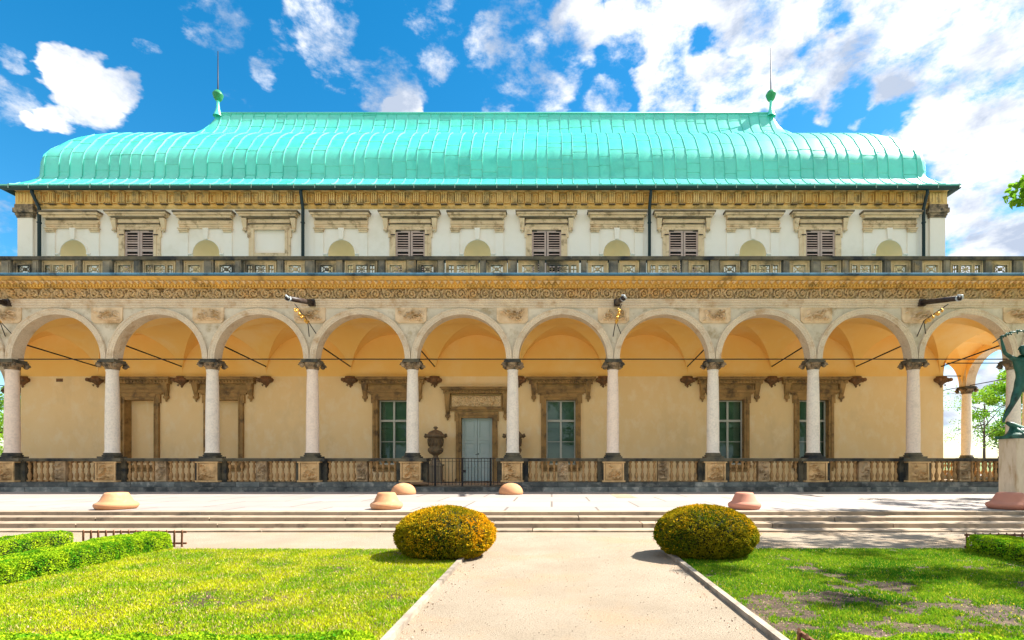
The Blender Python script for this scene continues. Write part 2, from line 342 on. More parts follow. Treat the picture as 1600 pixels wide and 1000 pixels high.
def rawmesh(name, V, k, n, mats, parent=None, midx=None):
    me = bpy.data.meshes.new(name); me.vertices.add(n*k); me.vertices.foreach_set('co', V.astype(np.float32).ravel())
    me.loops.add(n*k); me.loops.foreach_set('vertex_index', np.arange(n*k, dtype=np.int32))
    me.polygons.add(n); me.polygons.foreach_set('loop_start', np.arange(0, n*k, k, dtype=np.int32))
    me.polygons.foreach_set('loop_total', np.full(n, k, dtype=np.int32))
    for q in ([mats] if isinstance(mats, str) else mats): me.materials.append(M[q])
    if midx is not None: me.polygons.foreach_set('material_index', midx.astype(np.int32))
    me.update(calc_edges=True); me.validate()
    return link(name, me, parent)
# ------------------------------------------------------------------ ground
STR = dict(kind='structure')
b = MB(); b.add([(-3000,-3000,-.03),(3000,-3000,-.03),(3000,3000,-.03),(-3000,3000,-.03)], [(0,1,2,3)]); tag(b.build('ground', 'far'), kind='structure')
b = MB(); b.add([(-60,-14,0),(60,-14,0),(60,10.6,0),(-60,10.6,0)], [(0,1,2,3)]); tag(b.build('gravel_path', 'gravel'), kind='structure')
b = MB(); b.box(-60, 60, 11.96, 62, -.1, .27); tag(b.build('terrace', 'pave'), kind='structure')
b = MB()
for px0, px1, d0, d1 in ((948,985,16.6,18.9),(300,420,17.6,18.9),(0,110,17.7,18.9),(735,790,17.0,17.9)):
    x0, x1 = X(px0+30, d0), X(px1+10, d0)
    if px0 == 948: b.box(X(960,17.4), X(990,17.4), d0, d1, .27, .274)
tag(b.build('paving_slabs', 'step'), kind='structure')
b = MB()
for (yf, yb, z0, z1) in ((11.95, 12.3, .20, .274), (11.46, 11.948, .122, .20), (10.98, 11.458, .036, .122), (10.52, 10.978, -.05, .036)):
    x = -60 + random.uniform(0, 2)
    while x < 60:
        w = random.uniform(2.2, 3.4); b.box(x, min(x + w - .022, 60), yf + random.uniform(0, .006), yb, z0, z1 - random.uniform(0, .004)); x += w
tag(b.build('steps', 'step'), kind='structure')
# ------------------------------------------------------------------ the palace
BAY = 3.91; DX = -5.43; COLS = [DX + BAY * k for k in range(-6, 8)]; YC = 20.625; XL, XR = COLS[0], COLS[-1]; SP = 3.65; NS = 5; YB = YC + SP * NS
WL, WR, WY, WB = -24.65, 18.19, 24.52, YB - 3.2
palace = empty('summer_palace', (-3.48, 20.2, .27), True)
tag(palace, 'long arcaded cream palace with a bulging green copper roof', 'palace')
def P(mb, name, mats, parent=None): return mb.build(name, mats, parent or palace)
TF = Matrix.Translation((0, YC, 0))
TR = Matrix(((0,-1,0,XR),(1,0,0,YC),(0,0,1,0),(0,0,0,1)))     # u -> +y, v -> -x
TL = Matrix(((0,1,0,XL),(1,0,0,YC),(0,0,1,0),(0,0,0,1)))      # u -> +y, v -> +x
TB = Matrix(((1,0,0,0),(0,-1,0,YB),(0,0,1,0),(0,0,0,1)))
# plinth courses
b = MB()
def course(out, z0, z1, mi):
    x0, x1, y0, y1 = XL - out, XR + out, YC - out, YB + out
    x = x0
    while x < x1:
        w = random.uniform(.9, 2.1); q = random.uniform(0, .02)
        if not (z1 > .6 and x < -1.95 and x + w > -5.0) or out < .1:
            b.box(x + .006, min(x + w, x1) - .006, y0 + q, y0 + .8, z0, z1 - random.uniform(0, .012), mi)
        x += w
    b.box(x1 - .8, x1, y0 + .81, y1, z0, z1, mi); b.box(x0, x0 + .8, y0 + .81, y1, z0, z1, mi)
course(.66, .27, .455, 0); course(.42, .455, .63, 0)
P(b, 'plinth', ['plinth', 'step'])
b = MB(); b.box(XL - .1, XR + .1, YC + .35, YB + .1, .28, .5); P(b, 'loggia_floor', 'step')
# columns
sh = MB(); sh.lathe(0, 0, [(.262,1.75),(.262,1.79),(.238,1.82),(.240,2.6),(.232,3.5),(.215,4.4),(.200,4.9),(.215,4.93),(.215,4.98),(.2,5.0)], 24)
cb = MB(); cb.box(-.33,.33,-.33,.33,1.552,1.62); cb.lathe(0,0,[(.30,1.62),(.325,1.645),(.325,1.67),(.29,1.69),(.275,1.71),(.29,1.725),(.295,1.745),(.26,1.76)],24)
cap = MB(); cap.lathe(0,0,[(.2,4.99),(.235,5.02),(.25,5.08),(.24,5.10),(.27,5.16),(.32,5.22),(.33,5.25),(.2,5.25)],20)
for sx in (-1,1):
    for sy in (-1,1):
        T = Matrix.Translation((sx*.30, sy*.26, 5.14)) @ Matrix.Rotation(sx*sy*R(18),4,'Z')
        pts = []
        for i in range(15):
            a = i*.62; r = .115*(1-i/18); pts.append((sx*r*math.cos(a), 0, r*math.sin(a)*1.0))
        cap.tube(pts, [.034*(1-i/26) for i in range(15)], 6, 0, True, T); cap.tube([(0,-.03,0),(0,.03,0)], .08, 10, 0, True, T)
for i in range(7):
    a = -math.pi/2 + (i-3)*.28; cap.lathe(.27*math.cos(a), .27*math.sin(a), [(.0,5.08),(.032,5.11),(.036,5.15),(.02,5.19),(0,5.2)], 6)
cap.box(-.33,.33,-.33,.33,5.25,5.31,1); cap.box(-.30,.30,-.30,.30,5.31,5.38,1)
def ped_mesh(seed):
    p = MB(); p.box(-.42,.42,-.30,.42,.632,1.425,1); p.box(-.44,.44,-.36,.44,.632,.70,0); p.box(-.44,.44,-.36,.44,1.37,1.422,0); p.box(-.39,-.33,-.34,-.30,.70,1.37,0); p.box(.33,.39,-.34,-.30,.70,1.37,0)
    hfield(p, -.33,.33,.70,1.37,-.315, relief_fn(seed, 1, 14, .16, .055), 34, 34, 0)
    p.box(-.60,-.43,-.12,.20,.632,1.425,1); p.box(.43,.60,-.12,.20,.632,1.425,1)
    return p
ped_src = [ped_mesh(s_) for s_ in (3, 8, 21)]; pes = None
cols0 = None; pedm = []
def place_column(T, i, side=False):
    global cols0
    x, y = (T @ Vector((0,0,0))).xy; rz = 0 if not side else (R(90) if x > 0 else R(-90))
    if cols0 is None:
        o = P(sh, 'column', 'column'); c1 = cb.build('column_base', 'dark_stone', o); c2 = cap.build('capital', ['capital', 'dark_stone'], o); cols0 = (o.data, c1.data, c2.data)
    else:
        o = link('column', cols0[0], palace); link('column_base', cols0[1], o); link('capital', cols0[2], o)
    o.location = (x, y, 0); o.rotation_euler.z = rz
    if i % 3 == 2 and not side:
        for s_ in o.material_slots: s_.link = 'OBJECT'; s_.material = M['column_rose']
    if len(pedm) < 3:
        q = ped_src[len(pedm)].build('pedestal', ['relief', 'dark_stone'], palace); pedm.append(q.data)
    else: q = link('pedestal', pedm[i % 3], palace)
    q.location = (x, y, 0); q.rotation_euler.z = rz
for i, cx in enumerate(COLS): place_column(Matrix.Translation((cx, YC, 0)), i)
for k in range(1, NS + 1):
    place_column(Matrix.Translation((XR, YC + SP*k, 0)), k, True); place_column(Matrix.Translation((XL, YC + 3.88*k, 0)), k, True)
# arcades
def arcade(T, starts, bay, full):
    wall = MB(T); n = 30; r = bay / 2 - .235; z0 = 5.38; zt = 7.42; vf, vb = -.22, .22
    for u0 in starts:
        c = u0 + bay / 2; pts = [(c - r*math.cos(math.pi*i/n), z0 + r*math.sin(math.pi*i/n)) for i in range(n+1)]
        for i in range(n):
            (a, za), (b_, zb) = pts[i], pts[i+1]
            for v, fl in ((vf, 0), (vb, 0)): wall.add([(a,v,za),(b_,v,zb),(b_,v,zt),(a,v,zt)], [(0,1,2,3)], 1 if v > 0 else 0)
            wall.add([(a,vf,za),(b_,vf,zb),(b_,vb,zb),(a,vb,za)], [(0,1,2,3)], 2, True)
        for a, b_ in ((u0, c - r), (c + r, u0 + bay)): wall.box(a, b_, vf, vb, z0, zt, 0)
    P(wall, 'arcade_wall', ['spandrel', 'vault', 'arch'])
    if not full: return
    for u0 in starts:
        c = u0 + bay / 2; ar = MB(T); n = 42
        prof = [(r-.001, -.02), (r-.001, .05), (r+.055, .052), (r+.062, .065), (r+.165, .068), (r+.175, .085), (r+.222, .088), (r+.232, -.02)]
        V = []
        for i in range(n+1):
            a = math.pi*i/n
            for rr, h in prof: V.append((c - rr*math.cos(a), vf - h, z0 + rr*math.sin(a)))
        k = len(prof); ar.add(V, [(i*k+j, (i+1)*k+j, (i+1)*k+j+1, i*k+j+1) for i in range(n) for j in range(k-1)])
        P(ar, 'archivolt', 'arch')
arcade(TF, COLS[:-1], BAY, True)
arcade(TR, [SP*k for k in range(NS)], SP, True); arcade(TL, [3.88*k for k in range(NS)], 3.88, True)
arcade(TB, COLS[:-1], BAY, False)
# spandrel carvings
pan = []
for i, cx in enumerate(COLS):
    if len(pan) < 5:
        p = MB(); w, h = .60, .295
        p.prism([(-w,-h+.1),(-w+.1,-h),(w-.1,-h),(w,-h+.1),(w,h),(-w,h)], -.045, .0); hfield(p, -w+.06, w-.06, -h+.05, h-.05, -.045, relief_fn(40+i, 2.05, 26, .20, .036), 56, 28)
        o = P(p, 'carved_panel', 'panel'); pan.append(o)
    else: o = link('carved_panel', pan[(i*3) % 5].data, palace)
    o.location = (cx, YC - .22, 7.065)
# entablature
ex0, ex1, ey0, ey1 = XL - .22, XR + .22, YC - .22, YB + .22
b = MB(); b.loop([(-.05,7.36),(.03,7.36),(.03,7.45),(.055,7.453),(.055,7.54),(.085,7.543),(.085,7.60),(.13,7.64),(.13,7.67),(-.1,7.672)], ex0,ex1,ey0,ey1)
P(b, 'architrave', 'arch')
def fr(U, V):
    Lx = U * (ex1 - ex0); ph = .47; c = np.floor(Lx / ph); x = Lx - (c + .5) * ph; z = (V - .5) * .40; s_ = np.where(c % 2 == 0, 1, -1); z = z * s_
    r = np.sqrt(x*x + z*z) + 1e-4; th = np.arctan2(z, x)
    h = .5 + .5 * np.cos(th + r * 62); h *= np.clip((.21 - r) / .04, 0, 1)
    h = np.maximum(h, np.exp(-(r / .035)**2) * 1.2)
    lv = np.clip((r - .18) / .06, 0, 1) * (.5 + .5*np.cos(5*th + 30*r + c * 1.3)); h = np.maximum(h, lv)
    h += .25 * np.sin(Lx*61 + V*19) * np.sin(Lx*37 - V*23)
    e = np.clip(np.minimum(V, 1-V) / .07, 0, 1)
    return (h**1.5) * .12 * e - .03
b = MB(); hfield(b, ex0, ex1, 7.672, 8.12, ey0 - .02, fr, 3200, 18)
b.loop([(.0,7.672),(.0,8.12)], ex0, ex1, ey0 + .05, ey1)
P(b, 'frieze', 'frieze')
b = MB(); b.loop([(-.05,8.10),(.06,8.10),(.10,8.13),(.10,8.15),(.16,8.20),(.17,8.285),(.24,8.30),(.34,8.34),(.34,8.38),(.40,8.41),(.44,8.44),(-.1,8.45)], ex0,ex1,ey0,ey1)
x = ex0
while x < ex1:                                        # dentils and the leaf row over them
    for q_ in (0, .12): b.box(x+q_, x+q_+.065, ey0 - .19, ey0 - .11, 8.115, 8.195)
    b.add([(x,ey0-.33,8.30),(x+.17,ey0-.33,8.30),(x+.085,ey0-.21,8.20),(x,ey0-.17,8.30),(x+.17,ey0-.17,8.30)],[(0,1,2),(0,2,3),(1,4,2),(3,2,4)],1)
    x += .24
P(b, 'cornice', ['cornice','frieze'])
b = MB(); b.loop([(.40,8.452),(.50,8.455),(.52,8.475),(.52,8.515),(.50,8.535),(.05,8.62),(-.6,8.66)], ex0,ex1,ey0,ey1)
x = ex0
while x < ex1: b.box(x, x+.02, ey0-.515, ey0, 8.53, 8.545); x += 1.17
P(b, 'lead_flashing', 'lead')
b = MB(); b.box(ex0+.1, ex1-.1, ey0+.3, WY-.01, 7.5, 8.6); b.box(ex0+.1, WL-.01, WY, ey1-.2, 7.5, 8.6); b.box(WR+.01, ex1-.1, WY, ey1-.2, 7.5, 8.6); b.box(WL-.01, WR+.01, WB+.02, ey1-.2, 7.5, 8.6)
P(b, 'balcony_floor', 'lead')
# upper openwork parapet
Y1 = ey0 + .04                     # front of the parapet
zb, zt = 8.58, 9.22
def tracery(w, kind):
    p = MB(); hw = w / 2
    def bar(ax, az, bx, bz, r=.022): p.tube([(ax,.07,az),(bx,.07,bz)], r, 5)
    def frame(x0,x1,z0,z1,t,yy0,yy1):
        p.box(x0,x1,yy0,yy1,z0,z0+t); p.box(x0,x1,yy0,yy1,z1-t,z1); p.box(x0,x0+t,yy0,yy1,z0+t,z1-t); p.box(x1-t,x1,yy0,yy1,z0+t,z1-t)
    holes = [(-.235,.235)] if kind == 's' else [(-.52,-.32),(-.21,.21),(.32,.52)]
    z0, z1 = 8.74, 9.03
    frame(-hw, hw, zb, zt, .055, 0, .16)
    p.box(-hw+.055, hw-.055, .03, .13, zb+.055, z0); p.box(-hw+.055, hw-.055, .03, .13, z1, zt-.055)
    xs = [-hw+.055] + [q for h in holes for q in h] + [hw-.055]
    for i in range(0, len(xs), 2): p.box(xs[i], xs[i+1], .03, .13, z0, z1)
    for a, c in holes:
        frame(a-.03, c+.03, z0-.03, z1+.03, .03, .0, .06)
        m_ = (a+c)/2; zc = (z0+z1)/2
        if c - a > .3 and kind == 's':
            bar(a,z0,c,z1); bar(a,z1,c,z0); p.tube([(m_,.03,zc),(m_,.11,zc)], .07, 10)
            for sx in (-1,1):
                bar(m_+sx*.1,z0,m_+sx*.16,zc,.014); bar(m_+sx*.1,z1,m_+sx*.16,zc,.014)
        elif c - a > .3:
            p.tube([(m_,.02,zc),(m_,.11,zc)], .05, 10)
            for q in range(8):
                t = q*math.pi/4; bar(m_,zc,m_+.2*math.cos(t),zc+.15*math.sin(t),.016)
            p.tube([(m_+.11*math.cos(t/8*math.pi), .07, zc+.11*math.sin(t/8*math.pi)) for t in range(17)], .014, 5)
        else:
            bar(a,zc,c,zc,.02); bar(m_,z0,m_,z1,.02); p.tube([(m_,.03,zc),(m_,.10,zc)], .04, 8)
    return p
tsm = tracery(.78,'s').build('tracery_panel','parapet',palace); twd = tracery(1.26,'w').build('tracery_panel','parapet',palace)
def post(w):
    p = MB(); p.box(-w/2,w/2,-.07,.2,zb-.02,zt); 
    if w > .3: p.box(-w/2+.05,w/2-.05,-.10,-.07,zb+.06,zt-.08)
    else: p.box(-w/2+.05,w/2-.05,-.09,-.07,zb+.06,zt-.08)
    p.box(-w/2-.02,w/2+.02,-.11,.2,zb-.02,zb+.05); return p
pw = post(.35).build('parapet_post','post',palace); pn = post(.22).build('parapet_post','post',palace)
first = set()
def putp(src, x, pal='front'):
    if src.name not in first: first.add(src.name); o = src
    else: o = link(src.name.split('.')[0], src.data, palace)
    o.location = (x, Y1, 0); return o
lay = [(pw,0),(tsm,.61),(pn,1.14),(twd,1.955),(pn,BAY-1.14),(tsm,BAY-.61)]
for i, cx in enumerate(COLS):
    for s_, dx in lay:
        if i == len(COLS)-1 and dx > 0: break
        putp(s_, cx + dx)
b = MB()
x = ex0
while x < ex1:
    w = random.choice((1.17, 1.5, 1.96)); b.box(x+.004, min(x+w, ex1)-.004, Y1-.12, Y1+.24, 9.20, 9.33); x += w
b.box(ex0, ex0+.35, Y1+.25, ey1, 9.2, 9.33); b.box(ex1-.35, ex1, Y1+.25, ey1, 9.2, 9.33)
b.box(ex0, ex1, Y1-.03, Y1+.2, 8.5, zb); b.box(ex0+.08, ex0+.25, Y1+.25, ey1, 8.5, 9.2, 1); b.box(ex1-.25, ex1-.08, Y1+.25, ey1, 8.5, 9.2, 1)
P(b, 'parapet_rail', ['dark_stone', 'parapet'])
# lower balustrade
bal = MB(); bal.box(-.066,.066,-.066,.066,.645,.70); bal.box(-.062,.062,-.062,.062,1.375,1.43)
bal.lathe(0,0,[(.05,.70),(.045,.73),(.056,.77),(.076,.84),(.074,.90),(.046,.98),(.030,1.03),(.046,1.045),(.046,1.06),(.029,1.075),(.034,1.14),(.058,1.20),(.060,1.25),(.040,1.32),(.042,1.36),(.055,1.375)],12)
cp = []
for s_ in (5, 6, 9):
    q = MB(); q.box(-.21,.21,-.1,.14,.645,1.43); hfield(q,-.17,.17,.70,1.40,-.10,relief_fn(s_*7,.5,14,.13,.06),18,34); cp.append(q)
bm = None; nb = 0; cpm = []
left_over = MB()
for i, cx in enumerate(COLS[:-1]):
    if i == 6: continue
    rail = MB(); rail.box(cx+.60, cx+BAY-.60, YC-.2, YC+.2, 1.43, 1.50); rail.box(cx+.60, cx+BAY-.60, YC-.24, YC+.24, 1.50, 1.552); rail.box(cx+.6, cx+BAY-.6, YC-.18, YC+.18, .60, .645)
    ro = rail.build('balustrade', 'dark_stone', palace)
    if cpm and len(cpm) >= 3: c_ = link('carved_post', cpm[i % 3], ro)
    else: c_ = cp[len(cpm)].build('carved_post', 'relief2', ro); cpm.append(c_.data)
    c_.location = (cx + BAY/2, YC, 0)
    if cx + BAY < X(0, YC) : 
        for g in range(10):
            T = Matrix.Translation((cx + (.68 + .235*g if g < 5 else BAY - .68 - .235*(9-g)), YC, 0)); left_over.T = T; left_over.v += []; 
            for (v0, f0) in ((bal.v, bal.f),): left_over.add(v0, f0, 0, True)
        left_over.T = None; continue
    for g in range(10):
        if bm is None: q = bal.build('baluster', 'baluster', ro); bm = q.data
        else: q = link('baluster', bm, ro)
        q.location = (cx + (.68 + .235*g if g < 5 else BAY - .68 - .235*(9-g)), YC, 0); nb += 1
b = MB(); b.box(-.62, .62, -.38, .46, 1.425, 1.552); pc = None
for i, cx in enumerate(COLS):
    if pc is None: q = P(b, 'pedestal_cap', 'dark_stone'); pc = q.data
    else: q = link('pedestal_cap', pc, palace)
    q.location = (cx, YC, 0)
# side balustrades
side = MB(); 
for TT, xs in ((TR, XR), (TL, XL)):
    for k in range(NS):
        for g in range(12):
            u = .58 + g*(SP-1.16)/11; side.add(bal.v, bal.f, 0, True, TT @ Matrix.Translation((u,0,0)))
        side.box(.42, SP-.42, -.22,.22,1.43,1.552,1, TT @ Matrix.Translation((SP*k,0,0)))
        if k: 
            pass
    pass
side = MB()
for TT in (TR, TL):
    for k in range(NS):
        T2 = TT @ Matrix.Translation((SP*k,0,0))
        for g in range(12): side.add(bal.v, bal.f, 0, True, T2 @ Matrix.Translation((.6 + g*(SP-1.2)/11,0,0)))
        side.box(.5, SP-.5, -.22,.22,1.432,1.55,1,T2); side.box(.5, SP-.5, -.18,.18,.5,.645,1,T2); side.box(-.55,.55,-.34,.34,1.43,1.551,1,T2)
side.add(left_over.v, left_over.f, 0, True)
so_ = P(side, 'side_balustrade', ['baluster','dark_stone']); tag(so_, kind='stuff')
# vaults
def web(mb, x0, x1, y0, y1, mi=0):
    n = 18; cx, cy, hx, hy = (x0+x1)/2, (y0+y1)/2, (x1-x0)/2, (y1-y0)/2; Rz = 1.93
    cs = [-math.cos(math.pi*i/(2*n)) for i in range(n+1)]           # -1 .. 0
    for ax in (0, 1):
        for sg in (-1, 1):
            V = []; Fc = []; w = 2*n+1
            for i in range(n+1):
                t = cs[i]                                            # position along barrel axis, -1 at edge .. 0 at centre
                for j in range(2*n+1):
                    s_ = -math.cos(math.pi*j/(2*n)) * (-t if i < n else 0)
                    # cross coordinate spans the triangle |s|<=|t|
                    z = 5.38 + Rz*math.sqrt(max(0, 1 - s_*s_))
                    p = (cx + (s_*hx if ax == 0 else sg*t*hx), cy + (s_*hy if ax == 1 else sg*t*hy), z); V.append(p)
            for i in range(n):
                for j in range(2*n): Fc.append((i*w+j, i*w+j+1, (i+1)*w+j+1, (i+1)*w+j))
            mb.add(V, Fc, mi, True)
b = MB()
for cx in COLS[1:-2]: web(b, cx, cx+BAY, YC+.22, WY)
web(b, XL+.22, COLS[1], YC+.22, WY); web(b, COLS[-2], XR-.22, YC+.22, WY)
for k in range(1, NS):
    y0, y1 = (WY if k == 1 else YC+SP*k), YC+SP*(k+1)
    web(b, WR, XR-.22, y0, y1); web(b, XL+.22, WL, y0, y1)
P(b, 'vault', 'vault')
b = MB()
# pieces of wall that carry the vault feet between bays are the corbels; transverse ribs stay flush
cor = MB()
cor.lathe(0,0,[(0,4.84),(.03,4.87),(.06,4.93),(.03,4.96),(.10,4.99),(.16,5.05),(.26,5.10),(.34,5.17),(.345,5.24),(.30,5.29),(.24,5.31),(.24,5.37)],18,T=Matrix.Diagonal((1,.8,1,1)))
for sx in (-1,1):
    cor.tube([(sx*.26,-.28,5.19),(sx*.26,.0,5.19)],.085,10); cor.tube([(sx*.12,-.1,4.98),(sx*.10,-.1,4.90)],[.05,.01],6)
for i in range(9):
    a = math.pi + math.pi*(i+.5)/9; cor.lathe(.30*math.cos(a), .24*math.sin(a), [(0,5.08),(.04,5.13),(.045,5.2),(0,5.25)], 6)
c0 = None
for i, cx in enumerate(COLS[1:-1]):
    cx = cx if 0 < i < 11 else (WL+.1 if i == 0 else WR-.12)
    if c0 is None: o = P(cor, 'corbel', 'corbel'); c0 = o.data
    else: o = link('corbel', c0, palace)
    o.location = (cx, WY-.02, 0)
for k in range(2, NS):
    o = link('corbel', c0, palace); o.location = (WR+.02, YC+SP*k, 0); o.rotation_euler.z = R(90)
# tie rods
for i, cx in enumerate(COLS[1:-1]):
    cx2 = cx if 0 < i < 11 else (WL+.1 if i == 0 else WR-.12)
    b = MB(); b.tube([(cx, YC+.25, Z(538, YC)+.12), (cx2, WY, 5.83)], .028, 6); P(b, 'cross_tie_rod', 'iron')
b = MB(); b.tube([(XL, YC, 5.30+.12), (XR, YC, 5.30+.12)], .022, 6); P(b, 'tie_rod', 'iron')
b = MB(); b.tube([(XR, YC, 5.42), (XR, YB, 5.42)], .022, 6); P(b, 'tie_rod', 'iron')
b = MB(); b.tube([(XL, YC, 5.42), (XL, YB, 5.42)], .022, 6); P(b, 'tie_rod', 'iron')
for k in (1, 2, 3):
    b = MB(); b.tube([(XR, YC+SP*k, 5.95), (WR, YC+SP*k, 5.95)], .024, 6); P(b, 'cross_tie_rod', 'iron')
# ---- main walls with openings
D = WY
def sheet(mb, x0, x1, z0, z1, y, rects, mi, depth):
    xs = sorted({x0, x1} | {r[0] for r in rects} | {r[1] for r in rects}); zs = sorted({z0, z1} | {r[2] for r in rects} | {r[3] for r in rects})
    for i in range(len(xs)-1):
        for j in range(len(zs)-1):
            cx, cz = (xs[i]+xs[i+1])/2, (zs[j]+zs[j+1])/2
            if any(r[0] < cx < r[1] and r[2] < cz < r[3] for r in rects): continue
            mb.add([(xs[i],y,zs[j]),(xs[i+1],y,zs[j]),(xs[i+1],y,zs[j+1]),(xs[i],y,zs[j+1])], [(0,1,2,3)], mi)
    for r in rects:
        a, c, e, f = r[:4]; dp = r[4] if len(r) > 4 else depth; m2 = r[5] if len(r) > 5 else mi
        mb.add([(a,y,e),(a,y+dp,e),(a,y+dp,f),(a,y,f)],[(0,1,2,3)],m2); mb.add([(c,y,e),(c,y+dp,e),(c,y+dp,f),(c,y,f)],[(0,1,2,3)],m2)
        mb.add([(a,y,f),(c,y,f),(c,y+dp,f),(a,y+dp,f)],[(0,1,2,3)],m2); mb.add([(a,y,e),(c,y,e),(c,y+dp,e),(a,y+dp,e)],[(0,1,2,3)],m2)
wx = [X(745 + 131.45*n, D) for n in range(-5, 6)]          # loggia axes
BL = [wx[1], wx[2]]; WN = [wx[4], wx[6], wx[8], wx[9]]; DOORX = wx[5]
zo, zs_ = Z(625, D), 1.28; hw_ = .68; dz = Z(653, D); dh = .72
rects = [(x-hw_, x+hw_, zs_, zo, .35, 1) for x in BL + WN] + [(DOORX-dh, DOORX+dh, .5, dz, .30, 1)]
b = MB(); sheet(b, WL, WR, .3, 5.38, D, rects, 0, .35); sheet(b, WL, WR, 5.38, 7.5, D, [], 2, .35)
for x in BL: b.add([(x-hw_,D+.35,zs_),(x+hw_,D+.35,zs_),(x+hw_,D+.35,zo),(x-hw_,D+.35,zo)],[(0,1,2,3)],0)
b.add([(WR,D,.3),(WR,WB,.3),(WR,WB,7.5),(WR,D,7.5)],[(0,1,2,3)]); b.add([(WL,D,.3),(WL,WB,.3),(WL,WB,7.5),(WL,D,7.5)],[(0,1,2,3)])
b.add([(WL,WB,.3),(WR,WB,.3),(WR,WB,7.5),(WL,WB,7.5)],[(0,1,2,3)])
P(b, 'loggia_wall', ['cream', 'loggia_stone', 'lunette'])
# upper storey
nx = [115, 219, 322.5, 422, 533.7, 641.5, 746, 854, 963.7, 1067.5, 1176, 1281, 1389]; ux = [X(p, D) for p in nx]
rects = []; nr = .62; nz = Z(396, D); 
for i, x in enumerate(ux):
    if i % 2 == 0: rects.append((x-nr, x+nr, nz-1.6, nz+nr))
    else: rects.append((x-.70, x+.70, 9.6, Z(360, D), .14 if i != 3 else .05))
rr = [r if len(r) > 4 else (*r, 0.0) for r in rects]
b = MB(); sheet(b, WL+.62, WR-.62, 8.0, 13.25, D, rr, 0, .1)
ns = 20
for i, x in enumerate(ux):
    if i % 2: 
        if i == 3: b.add([(x-.70,D+.05,9.6),(x+.70,D+.05,9.6),(x+.70,D+.05,Z(360,D)),(x-.70,D+.05,Z(360,D))],[(0,1,2,3)])
        continue
    for j in range(ns):                                   # corner fillers round the arch
        a, c = math.pi*j/ns, math.pi*(j+1)/ns
        b.add([(x-nr*math.cos(a),D,nz+nr*math.sin(a)),(x-nr*math.cos(c),D,nz+nr*math.sin(c)),(x-nr*math.cos(c),D,nz+nr),(x-nr*math.cos(a),D,nz+nr)],[(0,1,2,3)])
b.add([(WR,D,8),(WR,WB,8),(WR,WB,13.25),(WR,D,13.25)],[(0,1,2,3)]); b.add([(WL,D,8),(WL,WB,8),(WL,WB,13.25),(WL,D,13.25)],[(0,1,2,3)]); b.add([(WL,WB,8),(WR,WB,8),(WR,WB,13.25),(WL,WB,13.25)],[(0,1,2,3)])
P(b, 'upper_wall', 'white')
